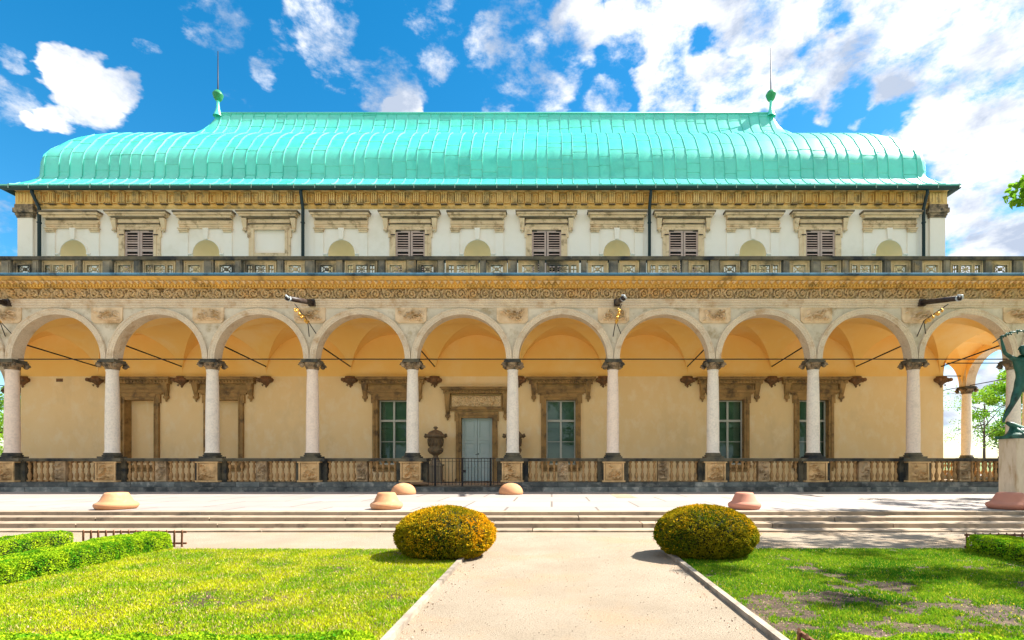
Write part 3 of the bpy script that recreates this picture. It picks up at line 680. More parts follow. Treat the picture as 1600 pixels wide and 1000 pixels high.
for i, x in enumerate(ux):
    if i % 2 == 0:
        q = MB(); V = []; w = ns+1
        for k in range(9):                                # quarter sphere
            ph = math.pi/2*k/8
            for j in range(ns+1):
                a = math.pi*j/ns; V.append((x-nr*math.cos(a), D+nr*1.15*math.sin(a)*math.cos(ph), nz+nr*math.sin(a)*math.sin(ph)))
        q.add(V, [(k*w+j,k*w+j+1,(k+1)*w+j+1,(k+1)*w+j) for k in range(8) for j in range(ns)], 0, True)
        V = [(x-nr*math.cos(math.pi*j/ns), D+nr*1.15*math.sin(math.pi*j/ns), z) for z in (nz-1.6, nz) for j in range(ns+1)]
        q.add(V, [(j,j+1,w+j+1,w+j) for j in range(ns)], 0, True)
        no = P(q, 'niche', 'niche')
        s_ = MB(); V=[]                                        # thin raised band round the arch, keystone, imposts, pilasters
        pr = [(nr,-.0),(nr,.03),(nr+.06,.035),(nr+.065,0)]
        for j in range(31):
            a = math.pi*j/30
            for r_, h in pr: V.append((x-r_*math.cos(a), D-h, nz+r_*math.sin(a)))
        s_.add(V,[(j*4+k,(j+1)*4+k,(j+1)*4+k+1,j*4+k+1) for j in range(30) for k in range(3)])
        s_.prism([(x-.09,nz+nr+.02),(x+.09,nz+nr+.02),(x+.13,Z(357,D)),(x-.13,Z(357,D))], D-.09, D)
        for sg in (-1,1):
            s_.box(min(x+sg*(nr+.02),x+sg*(nr+.2)), max(x+sg*(nr+.02),x+sg*(nr+.2)), D-.07, D, nz-.07, nz+.0); s_.box(x+sg*1.02-.19, x+sg*1.02+.19, D-.05, D+.01, 8.1, Z(364,D))
        s_.build('niche_surround', 'white', no)
        h = MB()
        for hw2, y0, z0, z1 in ((1.38,.34,Z(336,D),Z(333.5,D)),(1.34,.30,Z(339,D),Z(336,D)),(1.24,.22,Z(343,D),Z(339,D)),(1.17,.14,Z(345.5,D),Z(343,D)),(1.24,.09,Z(350,D),Z(345.5,D)),(1.24,.12,Z(351.5,D),Z(350,D)),(1.22,.08,Z(355,D),Z(351.5,D)),(1.20,.06,Z(357.5,D),Z(355,D))):
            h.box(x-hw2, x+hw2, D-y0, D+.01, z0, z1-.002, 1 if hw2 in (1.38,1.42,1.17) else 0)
        for sg in (-1,1):
            cx = x+sg*1.02
            h.box(cx-.24,cx+.24,D-.16,D,Z(359,D),Z(357.5,D)-.003); h.box(cx-.21,cx+.21,D-.13,D,Z(361.5,D),Z(359,D)-.002); h.box(cx-.19,cx+.19,D-.10,D,Z(364,D),Z(361.5,D)-.002)
        h.build('niche_entablature', ['window_stone','soot_and_shade'], no)
    else:
        h = MB(); z6 = Z(360, D)
        for hw2, y0, z0, z1 in ((1.42,.36,Z(335.5,D),Z(333.5,D)),(1.38,.32,Z(338,D),Z(335.5,D)),(1.30,.26,Z(341,D),Z(338,D)),(1.22,.18,Z(343.5,D),Z(341,D)),(.96,.10,Z(350,D),Z(343.5,D)),(.99,.13,Z(351.5,D),Z(350,D)),(.94,.07,Z(355,D),Z(351.5,D))):
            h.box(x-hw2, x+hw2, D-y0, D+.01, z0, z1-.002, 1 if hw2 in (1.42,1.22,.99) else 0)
        ty = .68 if i != 3 else .72
        for sg in (-1,1):
            a, c = sorted((x+sg*ty, x+sg*.96)); h.box(a, c, D-.06, D+.01, 9.5, Z(355,D)-.003); a, c = sorted((x+sg*ty,x+sg*(ty+.12))); h.box(a,c,D-.085,D-.06,9.5,z6)
            a, c = sorted((x+sg*.93,x+sg*1.02)); h.box(a,c,D-.07,D,z6-.35,Z(355,D)-.004)
            cx = x+sg*1.13                                # console bracket
            h.add([(cx-.12,D-.2,Z(343.5,D)),(cx+.12,D-.2,Z(343.5,D)),(cx+.12,D,Z(343.5,D)),(cx-.12,D,Z(343.5,D)),(cx-.075,D-.08,Z(359,D)),(cx+.075,D-.08,Z(359,D)),(cx+.075,D,Z(359,D)),(cx-.075,D,Z(359,D))],[(0,1,5,4),(1,2,6,5),(3,0,4,7),(4,5,6,7)])
            h.tube([(cx-.09,D-.09,Z(360.5,D)),(cx+.09,D-.09,Z(360.5,D))],.055,8); h.lathe(cx,D-.06,[(0,Z(364.5,D)),(.05,Z(363,D)),(.03,Z(361,D))],8)
        h.box(x-ty,x+ty,D-.06,D+.01,z6,Z(355,D)-.004); h.box(x-.9,x+.9,D-.085,D-.055,z6,z6+.06)
        if i == 3: h.box(x-.72,x+.72,D-.06,D+.02,Z(398,D)-.1,Z(396,D))
        wo = P(h, 'attic_window' if i != 3 else 'blind_window', ['window_stone','soot_and_shade'])
        if i != 3:
            k_ = MB(); k_.add([(x-.70,D+.139,9.6),(x+.70,D+.139,9.6),(x+.70,D+.139,z6),(x-.70,D+.139,z6)],[(0,1,2,3)]); k_.build('opening','black',wo)
            for sg in (-1,1):
                s_ = MB(); a, c = sorted((x+sg*.015, x+sg*.69)); t = .085; zt_ = z6-.02; zm = Z(391,D)
                s_.box(a,a+t,D-.02,D+.03,9.6,zt_); s_.box(c-t,c,D-.02,D+.03,9.6,zt_)
                for z0, z1 in ((zt_-.09,zt_),(zm-.07,zm+.05)): s_.box(a+t,c-t,D-.02,D+.03,z0,z1)
                for lo, hi in ((zm+.05, zt_-.09),(9.6, zm-.07)):
                    z = lo + .06; 
                    while z < hi - .02:
                        tl = .045 if random.random() < .93 else .09
                        s_.add([(a+t,D-.03,z-.035),(c-t,D-.03,z-.035+random.uniform(-.01,.01)),(c-t,D+.02,z+tl-.01),(a+t,D+.02,z+tl-.01)],[(0,1,2,3)]); z += .115
                hx = c if sg > 0 else a
                so2 = s_.build('shutter','shutter',wo)
                q = MB(); q.box(min(hx,hx+sg*.2),max(hx,hx+sg*.2),D-.11,D-.09,Z(368,D)-.02,Z(368,D)+.02); q.box(min(hx-sg*.25,hx),max(hx-sg*.25,hx),D-.04,D-.022,z6-.07,z6-.03); q.build('hinge','iron',so2)
# corner pilasters
for x0, x1 in ((WL, WL+.66),(WR-.66, WR)):
    b = MB(); b.box(x0-.04,x1+.0,D-.12,D+.5,8.0,Z(342,D)); po = P(b,'corner_pilaster','white')
    b = MB(); b.box(x0-.07,x1+.03,D-.15,D+.5,Z(342,D),Z(339,D),0); b.box(x0-.10,x1+.06,D-.18,D+.5,Z(339,D)+.002,Z(330,D)-.15,0); b.box(x0-.16,x1+.12,D-.24,D+.5,Z(330,D)-.15,Z(326,D)-.06,0); b.box(x0-.11,x1+.08,D-.20,D+.5,Z(326,D)-.06,Z(322,D),0)
    b.build('pilaster_capital','capital',po)
    b = MB(); b.box(x0-.09,x1+.05,D-.17,D+.5,Z(322,D),Z(303,D)-.01); 
    for k in range(4): b.box(x0+.02+k*.15,x0+.09+k*.15,D-.20,D-.17,Z(319,D),Z(305,D))
    b.build('pilaster_frieze','attic',po)
# attic entablature
za, zf0, zf1 = Z(326.5, D), Z(322, D), Z(302.5, D)
b = MB(); b.loop([(-.05,za),(.04,za),(.045,za+.05),(.07,za+.06),(.07,zf0),(.04,zf0+.01),(.04,zf1),(.10,zf1+.01),(.12,zf1+.06),(.22,zf1+.12),(.34,zf1+.16),(.38,14.02)], WL, WR, D, WB)
P(b, 'attic_cornice', 'attic')
b = MB(); x = WL + .78; pitch = .647
while x < WR - .8:
    b.box(x, x+.27, D-.13, D-.035, zf0+.07, zf1-.02)
    for k in range(3): b.box(x+.015+k*.095, x+.065+k*.095, D-.19, D-.13, zf0+.10, zf1-.05)
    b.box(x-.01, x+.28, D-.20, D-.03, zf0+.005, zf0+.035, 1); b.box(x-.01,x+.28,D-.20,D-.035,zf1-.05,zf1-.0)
    m0, m1 = x+.335, x+pitch-.065
    z0, z1 = zf0+.09, zf1-.06; t=.035
    b.box(m0,m1,D-.13,D-.035,z0,z0+t); b.box(m0,m1,D-.13,D-.035,z1-t,z1); b.box(m0,m0+t,D-.13,D-.035,z0+t,z1-t); b.box(m1-t,m1,D-.13,D-.035,z0+t,z1-t); b.box(m0+.08,m1-.08,D-.065,D-.035,z0+.08,z1-.08)
    x += pitch
P(b, 'triglyph_frieze', ['attic','soot_and_shade'])
# gutter, pipes
GX0, GX1, GY0, GY1 = WL-.47, WR+.40, D-.47, WB+.47
b = MB(); b.loop([(.0,14.03),(.10,14.03),(.17,13.98),(.20,13.92),(.16,13.85),(.08,13.82),(-.02,13.88),(-.12,13.98),(-.05,14.03)], GX0+.15, GX1-.15, GY0+.15, GY1-.15)
g = P(b, 'gutter', 'gutter')
b = MB(); x = GX0 + .4
while x < GX1: b.box(x, x+.03, GY0-.065, GY0-.045, 13.86, 14.06); x += .92 + random.uniform(-.05,.05)
b.build('gutter_hooks', 'hook', g)
for p0, p1 in ((50, 63), (470, 474), (1017, 1014.5), (1449, 1442)):
    b = MB(); xa, xb = X(p0, GY0+.1), X(p1, D-.15); b.tube([(xa,GY0+.1,13.9),(xa,GY0+.1,13.72),(xb,D-.2,13.1),(xb,D-.2,8.55)], .072, 10); 
    for z in (12.4, 10.6): b.tube([(xb,D-.2,z),(xb,D-.2,z+.05)], .095, 10)
    P(b, 'downpipe', 'pipe')
# ------------------------------------------------------------------ copper roof
PR = [(0,14.04),(.25,14.16),(.5,14.36),(.72,14.58),(.86,14.74),(.955,14.92),(.965,15.2),(.985,15.6),(1.06,16.0),(1.22,16.35),(1.45,16.68),(1.687,17.05),(2.0,17.42),(2.35,17.74),(2.65,17.98),(2.97,18.2),(3.4,18.42),(4.0,18.72),(4.5,19.0),(4.95,19.32),(5.3,19.66),(5.6,20.04),(5.85,20.5),(6.0,20.88),(6.1,21.25)]
HT = PR[-1][0]; RY0 = GY0 - .05; RY1 = max(GY1 + .05, RY0 + 2*HT + .02); RX0, RX1 = GX0 - .04, GX1 + .04
def roof_side(mb, seam_mb, a0, a1, fn, seams):
    xs = [a0] + seams + [a1]; nP = len(PR)
    nrm = []
    for k in range(nP):
        p, q = PR[max(k-1,0)], PR[min(k+1,nP-1)]; dx, dz_ = q[0]-p[0], q[1]-p[1]; l = math.hypot(dx,dz_); nrm.append((-dz_/l, dx/l))
    for i in range(len(xs)-1):
        V = []; lo, hi = xs[i], xs[i+1]; sub = 3
        for k, (t, z) in enumerate(PR):
            for q in range(sub+1):
                x = lo + (hi-lo)*q/sub; c_ = min(max(x, a0+t), a1-t); bulge = .010*math.sin(math.pi*q/sub)*(1 if 0<k<nP-1 else 0)
                V.append(fn(c_, t + nrm[k][0]*bulge, z + nrm[k][1]*bulge))
        w = sub+1; mb.add(V, [(k*w+q,k*w+q+1,(k+1)*w+q+1,(k+1)*w+q) for k in range(nP-1) for q in range(sub)], 0, True)
        # cross joints
        s_ = random.uniform(.3, 1.4); tot = 0
        for k in range(nP-1):
            (t0,z0),(t1,z1) = PR[k],PR[k+1]; l = math.hypot(t1-t0,z1-z0)
            while s_ < tot + l:
                f = (s_-tot)/l; t = t0+(t1-t0)*f; z = z0+(z1-z0)*f; nx_, nz_ = nrm[k]; dx, dz_ = (t1-t0)/l, (z1-z0)/l
                if a0+t+.02 < lo and hi < a1-t-.02:
                    A = [fn(x_, t+dx*e+nx_*h, z+dz_*e+nz_*h) for x_ in (lo+.01,hi-.01) for e,h in ((-.012,.004),(-.009,.015),(.009,.018),(.012,.004))]
                    seam_mb.add(A,[(0,1,5,4),(1,2,6,5),(2,3,7,6)],0)
                s_ += random.choice((.45,.8,1.1,1.3,1.6))
            tot += l
    for x in seams:
        w = .012; pts = []
        for k,(t,z) in enumerate(PR):
            if a0+t <= x <= a1-t: pts.append((t,z,nrm[k]))
        if len(pts) < 2: continue
        V = []
        for t,z,(nx_,nz_) in pts: V += [fn(x-w,t,z-.01), fn(x-w,t+nx_*.032,z+nz_*.032), fn(x+w,t+nx_*.032,z+nz_*.032), fn(x+w,t,z-.01)]
        seam_mb.add(V,[(k*4+q,(k+1)*4+q,(k+1)*4+q+1,k*4+q+1) for k in range(len(pts)-1) for q in range(3)],0)
def seams_for(a0, a1):
    out = []; x = a0 + .5
    while x < a1 - .3: out.append(x); x += random.choice((.50,.62,.66,.70,.56,.66))
    return out
b = MB(); sm = MB()
roof_side(b, sm, RX0, RX1, lambda x,t,z: (x, RY0+t, z), seams_for(RX0, RX1)); roof_side(b, sm, RX0, RX1, lambda x,t,z: (x, RY1-t, z), [RX0+5, RX1-5])
roof_side(b, sm, RY0, RY1, lambda y,t,z: (RX0+t, y, z), seams_for(RY0, RY1)); roof_side(b, sm, RY0, RY1, lambda y,t,z: (RX1-t, y, z), seams_for(RY0, RY1))
rc = (RY0+RY1)/2
b.add([(RX0+HT,RY0+HT,21.25),(RX1-HT,RY0+HT,21.25),(RX1-HT,RY1-HT,21.25),(RX0+HT,RY1-HT,21.25)],[(0,1,2,3)])
b.loop([(0,14.04),(-.02,13.99),(-.5,13.99)], RX0, RX1, RY0, RY1, 1)
ro = P(b, 'roof', ['copper', 'seam']); ro2 = sm.build('standing_seams', 'seam', ro)
b = MB(); b.tube([(RX0+HT, rc, 21.29),(RX1-HT, rc, 21.29)], .06, 6); b.build('ridge_cap', 'seam', ro)
fd = rc
for px, zt_ in ((343, Z(80, fd)), (1197, Z(75, fd))):
    x = RX0+HT+.03 if px < 800 else RX1-HT-.03
    b = MB(); b.lathe(x, rc, [(.26,21.1),(.16,21.35),(.10,21.55),(.08,21.8),(.07,22.35),(.13,22.4),(.13,22.44),(.06,22.46)], 14); fo = P(b, 'finial', 'copper')
    b = MB(); zc = Z(149, fd); b.lathe(x, rc, [(.02,zc-.34),(.14,zc-.30),(.22,zc-.18),(.265,zc-.03),(.28,zc),(.28,zc+.05),(.26,zc+.08),(.19,zc+.2),(.1,zc+.28),(0,zc+.31)], 16); b.build('ball','ball',fo)
    b = MB(); b.tube([(x,rc,22.4),(x,rc,zc+.3),(x,rc,zt_)],[.035,.035,.02],6); b.build('spike','iron',fo)
# ------------------------------------------------------------------ loggia windows, door
def heavy_cornice(h, x, hw2, ztop, D, egg=True):
    zc = ztop
    h.box(x-hw2, x+hw2, D-.42, D+.01, zc-.05, zc); h.box(x-hw2+.06, x+hw2-.06, D-.37, D+.01, zc-.12, zc-.052); h.box(x-hw2+.13, x+hw2-.13, D-.26, D+.01, zc-.29, zc-.122)
    q = x - hw2 + .16
    while q < x + hw2 - .2: h.lathe(q+.06, D-.27, [(0,zc-.27),(.05,zc-.24),(.055,zc-.19),(.03,zc-.14)], 6); q += .15
def console(h, cx, z0, z1, D):
    h.add([(cx-.13,D-.26,z1),(cx+.13,D-.26,z1),(cx+.13,D,z1),(cx-.13,D,z1),(cx-.085,D-.10,z0),(cx+.085,D-.10,z0),(cx+.085,D,z0),(cx-.085,D,z0)],[(0,1,5,4),(1,2,6,5),(3,0,4,7),(4,5,6,7)])
    h.tube([(cx-.07,D-.2,z1-.1),(cx-.04,D-.12,z0+.05)],.022,6); h.tube([(cx+.07,D-.2,z1-.1),(cx+.04,D-.12,z0+.05)],.022,6)
    h.box(cx-.11,cx+.11,D-.14,D,z0-.12,z0-.01); h.lathe(cx,D-.07,[(0,z0-.28),(.05,z0-.24),(.035,z0-.19),(.07,z0-.16),(.07,z0-.12)],8)
def surround(x, hw2, z0, zt, name, sill=True):
    h = MB(); w = .24
    for sg in (-1,1):
        a, c = sorted((x+sg*hw2, x+sg*(hw2+w))); h.box(a,c,D-.07,D+.01,z0,zt+.28); a, c = sorted((x+sg*(hw2+.12), x+sg*(hw2+w-.01))); h.box(a,c,D-.11,D-.07,z0,zt+.2); a, c = sorted((x+sg*hw2,x+sg*(hw2+.05))); h.box(a,c,D-.09,D-.07,z0,zt+.1)
        a, c = sorted((x+sg*(hw2+w-.02),x+sg*(hw2+w+.06))); h.box(a,c,D-.10,D+.01,zt-.15,zt+.28)
        a, c = sorted((x+sg*(hw2-.0),x+sg*(hw2+w+.03))); h.box(a,c,D-.13,D+.01,z0-.02,z0+.12)
    h.box(x-hw2,x+hw2,D-.07,D+.01,zt,zt+.28); h.box(x-hw2-.1,x+hw2+.1,D-.11,D-.07,zt+.13,zt+.27)
    if sill: h.box(x-hw2-.3,x+hw2+.3,D-.16,D+.2,z0-.14,z0-.02); h.box(x-hw2-.22,x+hw2+.22,D-.08,D+.01,z0-.30,z0-.142)
    return h
for x in BL + WN:
    h = surround(x, hw_, zs_, zo, '')
    h.box(x-1.14, x+1.14, D-.14, D+.01, Z(614,D), Z(609.5,D)); h.box(x-1.06, x+1.06, D-.10, D+.01, Z(616.5,D), Z(614,D)-.002); h.box(x-1.1,x+1.1,D-.05,D+.01,Z(609.5,D)+.002,Z(601,D))
    heavy_cornice(h, x, 1.60, Z(590.5, D), D)
    for sg in (-1,1): console(h, x+sg*1.26, Z(619,D), Z(600,D), D)
    wo = P(h, 'loggia_window' if x in WN else 'blind_window', 'loggia_stone')
    if x in WN:
        g_ = MB(); y = D+.26; g_.box(x-hw_,x-hw_+.06,y-.03,y+.03,zs_,zo); g_.box(x+hw_-.06,x+hw_,y-.03,y+.03,zs_,zo); g_.box(x-hw_+.06,x+hw_-.06,y-.03,y+.03,zo-.06,zo); g_.box(x-hw_+.06,x+hw_-.06,y-.03,y+.03,zs_,zs_+.08)
        g_.box(x-.045,x+.045,y-.035,y+.03,zs_+.08,zo-.06); g_.box(x-hw_+.06,x-.045,y-.04,y+.03,Z(657,D)-.05,Z(657,D)+.05); g_.box(x+.045,x+hw_-.06,y-.04,y+.03,Z(657,D)-.05,Z(657,D)+.05)
        for sg in (-1,1):
            a, c = sorted((x+sg*.045,x+sg*(hw_-.06))); g_.box(a,c,y-.012,y+.01,Z(690,D)-.014,Z(690,D)+.014)
        g_.build('window_frame','winframe',wo)
        g_ = MB(); g_.add([(x-hw_+.01,y+.012,zs_),(x+hw_-.01,y+.012,zs_),(x+hw_-.01,y+.012,zo),(x-hw_+.01,y+.012,zo)],[(0,1,2,3)]); g_.build('pane','glass',wo)
        g_ = MB()
        z = zo; 
        g_.box(x-hw_-.1,x+hw_+.1,y+.22,y+.24,zs_-.1,zo+.1); g_.box(x-hw_+.07,x-.06,y+.12,y+.14,Z(668,D),zo-.05); g_.box(x+.06,x+hw_-.07,y+.12,y+.14,Z(668,D)-random.choice((0,.5,.9)),zo-.05)
        g_.build('blind','blind',wo)
# door
h = surround(DOORX, dh, .5, dz, '', False); h.box(DOORX-1.22,DOORX+1.22,D-.10,D+.01,Z(642.5,D),Z(637.5,D)); h.box(DOORX-1.18,DOORX+1.18,D-.16,D+.01,Z(640,D),Z(618,D)); heavy_cornice(h,DOORX,1.64,Z(606,D),D)
hfield(h, DOORX-1.14,DOORX+1.14,Z(636,D),Z(619,D),D-.17,relief_fn(77,4.5,60,.09,.12),110,26,1)
for sg in (-1,1): console(h, DOORX+sg*1.34, Z(648,D), Z(616,D), D)
dr = P(h, 'portal', ['loggia_stone','frieze'])
for sg in (-1,1):
    q = MB(); a, c = sorted((DOORX+sg*.008, DOORX+sg*(dh-.01))); y = D+.22; q.box(a,c,y,y+.05,.51,dz); t=.10
    q.box(a,a+t,y-.045,y,.51,dz); q.box(c-t,c,y-.045,y,.51,dz)
    zz = [(.52,.62),(1.15,1.27),(1.60,1.75),(2.28,2.40),(2.42,2.54) ,(dz-.1,dz)]
    for z0, z1 in zz: q.box(a+t,c-t,y-.04,y,z0,z1)
    for z0, z1 in ((.62,1.15),(1.27,1.60),(1.75,2.28),(2.54,dz-.1)): q.box(a+t+.05,c-t-.05,y-.02,y,z0+.05,z1-.05)
    do = q.build('door_leaf','door',dr)
    if sg > 0:
        q = MB(); q.tube([(a+.04,y-.05,1.78),(a+.04,y-.02,1.78)],.03,8); q.tube([(a+.04,y-.06,1.78),(a-.09,y-.06,1.76)],.014,6); q.box(a+.02,a+.06,y-.03,y-.02,1.66,1.84); q.build('door_handle','iron',do)
q = MB(); q.box(X(88,D),X(98.5,D),D-.012,D+.01,Z(596.5,D),Z(591.5,D)); P(q,'wall_vent','corbel')
# ------------------------------------------------------------------ waterspouts
for k in (-4, -1, 2, 5):
    cx = DX + BAY*k; o = MB(); y0, y1 = ey0-.05, 18.45; z0, z1 = Z(474,20.3)+.02, Z(466,18.45)
    o.tube([(cx+.12,y0-.10,z0),(cx+.12,y1,z1)],[.10,.085],12); o.box(cx+.0,cx+.24,y0-.12,y0+.02,z0-.12,z0+.13)
    w = P(o,'waterspout','spout')
    q = MB(); q.tube([(cx+.12,y1+.06,z1),(cx+.12,y1-.02,z1)],.098,12,cap=False); q.tube([(cx+.12-.06,y1-.0,z1+.1),(cx+.12,y1-.14,z1+.06),(cx+.12+.08,y1-.06,z1-.02)],.03,6); q.build('spout_tip','tip',w)
    q = MB(); zq = Z(525,20.3); q.tube([(cx+.12,18.95,z1-.05),(cx+.05,20.1,6.78),(cx-.02,ey0-.02,zq)],.016,6); q.tube([(cx+.05,20.1,6.78),(cx+.32,ey0-.03,zq+.0)],.016,6); br = q.build('iron_strut','iron',w)
    q = MB()
    for j,(f,sd) in enumerate(((.12,1),(.34,-1),(.55,1),(.78,-1),(.92,1))):
        yy = 19.05+(20.1-19.05)*f; zz = (z1-.1)+(6.78-z1+.1)*f - .1
        q.tube([(cx+.06+.04*sd*math.cos(a)+ .02*math.sin(2*a), yy+.10*(1-t_/14)*math.cos(a), zz+.10*(1-t_/14)*math.sin(a)) for t_ in range(11) for a in (t_*.6,)],.018,5)
        q.lathe(cx+.06,yy,[(0,zz-.07),(.05,zz-.02),(.045,zz+.03),(0,zz+.06)],7)
    q.build('gilded_scroll','gold',br)
# ------------------------------------------------------------------ gate and urns
G = empty('iron_gate', (-3.42, 20.5, .5)); tag(G, 'black iron bar gate closing the gap in the stone balustrade', 'gate')
def gbar(mb, x, w=.011, z1=1.07): mb.box(x-w, x+w, -w, w, 0, z1)
x0, x1 = X(666,20.5)+3.42, X(787,20.5)+3.42; px_ = [X(p,20.5)+3.42 for p in (680,722.5,766.5)]
for x in px_:
    b = MB(); b.box(x-.035,x+.035,-.035,.035,-.03,1.07); b.build('gate_post','iron',G)
for a, c in ((x0,px_[0]-.04),(px_[0]+.04,px_[1]-.04),(px_[1]+.04,px_[2]-.04),(px_[2]+.04,x1)):
    b = MB(); b.box(a,c,-.012,.012,1.03,1.055); b.box(a,c,-.012,.012,.10,.125); b.box(a,c,-.010,.010,.92,.935) if c-a > .6 else None
    n = max(1, round((c-a)/.135)); 
    for i in range(n): gbar(b, a+(c-a)*(i+.5)/n, .009, 1.04)
    b.build('gate_leaf','iron',G)
b = MB(); b.box(px_[1]-.02,px_[1]+.13,-.04,.04,.50,.60); b.build('lock','iron',G)
for sg, lab in ((-1,'dark stone lidded urn on a pedestal left of the pale blue door'),(1,'dark stone urn mostly hidden behind the column right of the blue door')):
    U = empty('stone_urn', (DOORX+sg*1.77, WY-.65, .5)); tag(U, lab, 'urn', 'stone urns flanking the door')
    b = MB(); b.box(-.28,.28,-.28,.28,0,.72); b.box(-.33,.33,-.33,.33,0,.10); b.box(-.33,.33,-.33,.33,.72,.80); b.lathe(0,0,[(.28,.80),(.26,.86),(.20,.95),(.19,1.0)],16); b.build('pedestal','urnbase',U)
    b = MB(); b.lathe(0,0,[(.18,1.0),(.15,1.08),(.10,1.16),(.12,1.2),(.28,1.30),(.35,1.40),(.34,1.50),(.27,1.56),(.29,1.62),(.33,1.95),(.36,2.02)],20)
    for i in range(10): a=i*.628; b.tube([(.31*math.cos(a),.31*math.sin(a),1.62),(.34*math.cos(a+.2),.34*math.sin(a+.2),1.8),(.345*math.cos(a),.345*math.sin(a),1.94)],.025,5)
    b.build('urn_body','urn',U)
    b = MB(); b.lathe(0,0,[(.38,2.0),(.45,2.03),(.46,2.08),(.43,2.13),(.36,2.17),(.26,2.28),(.12,2.34),(.05,2.36),(.05,2.40),(.10,2.43),(.10,2.47),(.05,2.51),(0,2.52)],20)
    for s2 in (-1,1): b.tube([(s2*.42,0,2.0),(s2*.50,0,2.06),(s2*.47,0,2.16),(s2*.41,0,2.14)],.045,6)
    b.build('lid','urn',U)
# ------------------------------------------------------------------ terracotta light covers
def hat(px, d, w, mt, label):
    b = MB(); s_ = w; b.lathe(0,0,[(.0,0),(.40,.0),(.445,.02),(.475,.075),(.48,.11),(.455,.145),(.40,.17),(.36,.20),(.275,.36),(.245,.40),(.20,.405),(0,.40)],28)
    o = b.build('terracotta_cover', mt); o.location = (X(px,d), d, .272); o.scale = (s_,s_,.98); tag(o, label, 'terracotta cover', 'terracotta covers on the terrace')
hat(182,12.75,.92,'terra','wide terracotta cone cover alone on the left of the terrace')
hat(604,12.75,.80,'terra','terracotta cone cover beside the left clipped yew')
hat(1163,12.75,.80,'terra2','rosy terracotta cone cover behind the right clipped yew')
hat(1578,12.75,.98,'terra2','terracotta cone cover in front of the statue pedestal')
for px, lab in ((628,'low terracotta dome just left of the iron gate'),(797.5,'low terracotta dome just right of the iron gate')):
    b = MB(); b.lathe(0,0,[(0,0),(.40,0),(.425,.03),(.425,.09),(.39,.20),(.32,.29),(.22,.355),(.10,.39),(0,.40)],28); o = b.build('terracotta_dome','terra'); o.location = (X(px,18.3),18.5,.272); tag(o, lab, 'terracotta dome', 'terracotta domes by the gate')
# ------------------------------------------------------------------ statue
ped = MB(); ped.box(-.42,.42,-.32,.32,0,1.84); ped.box(-.44,.44,-.34,.34,0,.12)
o = ped.build('statue_pedestal','marble'); o.location = (14.42,16.22,.272); tag(o,'tall veined stone pedestal under the bronze statue at right','pedestal')
S = empty('bronze_statue', (14.40,16.25,2.113)); tag(S,'green bronze nude figure holding a garland overhead on the pedestal','statue')
b = MB(); b.box(-.50,.46,-.30,.30,0,.09); b.lathe(0,0,[(.50,.0),(.47,.09),(.40,.16),(.22,.24),(.12,.33),(0,.36)],18,T=Matrix.Diagonal((1,.6,1,1)))
for _ in range(16):
    a = random.uniform(0,6.28); r=random.uniform(.15,.36); b.tube([(r*math.cos(a),r*.6*math.sin(a),.05),(r*.75*math.cos(a),r*.45*math.sin(a),.2),(-.25+.2*random.random(),.0,.38)],[.13,.10,.05],6)
b.tube([(-.40,0,.50),(-.25,0,.44),(.0,0,.30),(.3,-.05,.2)],[.05,.09,.13,.12],8); b.tube([(.52,-.2,.5),(.40,-.12,.42),(.2,0,.25)],[.06,.1,.12],8)
b.build('rocky_base','bronze',S)
def skin(name, chains, parent, mt, sub=1):
    V = []; E = []; Rr = []; idx = {}
    for ch in chains:
        prev = None
        for nm, p, r in ch:
            if nm in idx and p is None: cur = idx[nm]
            else: cur = len(V); V.append(p); Rr.append(r); idx[nm] = cur
            if prev is not None: E.append((prev, cur))
            prev = cur
    me = bpy.data.meshes.new(name); me.from_pydata(V, E, []); me.materials.append(M[mt]); o = link(name, me, parent)
    o.modifiers.new('skin','SKIN').use_smooth_shade = True; sv = me.skin_vertices[0].data
    for i, r in enumerate(Rr): sv[i].radius = (r, r) if not isinstance(r, tuple) else r
    sv[0].use_root = True
    m_ = o.modifiers.new('sub','SUBSURF'); m_.levels = sub; m_.render_levels = 2
    return o
ch = [
 [('pel',(.08,0,1.68),(.17,.13)),('wai',(.06,-.01,1.88),(.145,.11)),('rib',(.06,-.02,2.12),(.19,.14)),('che',(.07,0,2.34),(.205,.14)),('nk0',(.08,0,2.50),(.085,.085)),('nk1',(.09,-.01,2.58),(.068,.068))],
 [('pel',None,0),('hl',(-.02,0,1.56),.135),('tl',(-.15,-.04,1.32),.12),('kl',(-.29,-.08,1.06),.075),('cl',(-.38,-.03,.86),.078),('al',(-.48,0,.62),.042),('hel',(-.47,.03,.545),.042),('ftl',(-.58,-.10,.52),.032),('tol',(-.63,-.16,.515),.024)],
 [('pel',None,0),('hr',(.19,0,1.56),.135),('tr',(.30,-.14,1.38),.12),('kr',(.42,-.28,1.16),.078),('cr',(.44,-.20,.92),.078),('ar',(.50,-.12,.64),.042),('her',(.49,-.08,.57),.042),('ftr',(.56,-.24,.54),.032),('tor',(.59,-.31,.53),.024)],
 [('che',None,0),('sl',(-.13,0,2.44),.085),('ul',(-.32,-.03,2.52),.066),('el',(-.50,-.05,2.64),.052),('fl',(-.55,-.05,2.84),.048),('wl',(-.60,-.05,3.03),.030),('pl',(-.61,-.05,3.10),(.036,.022))],
 [('che',None,0),('sr',(.28,0,2.44),.085),('ur',(.46,-.03,2.54),.066),('er',(.62,-.05,2.70),.052),('fr',(.56,-.06,2.90),.048),('wr',(.50,-.06,3.08),.030),('pr',(.49,-.06,3.15),(.036,.022))],
]
skin('body', ch, S, 'bronze')
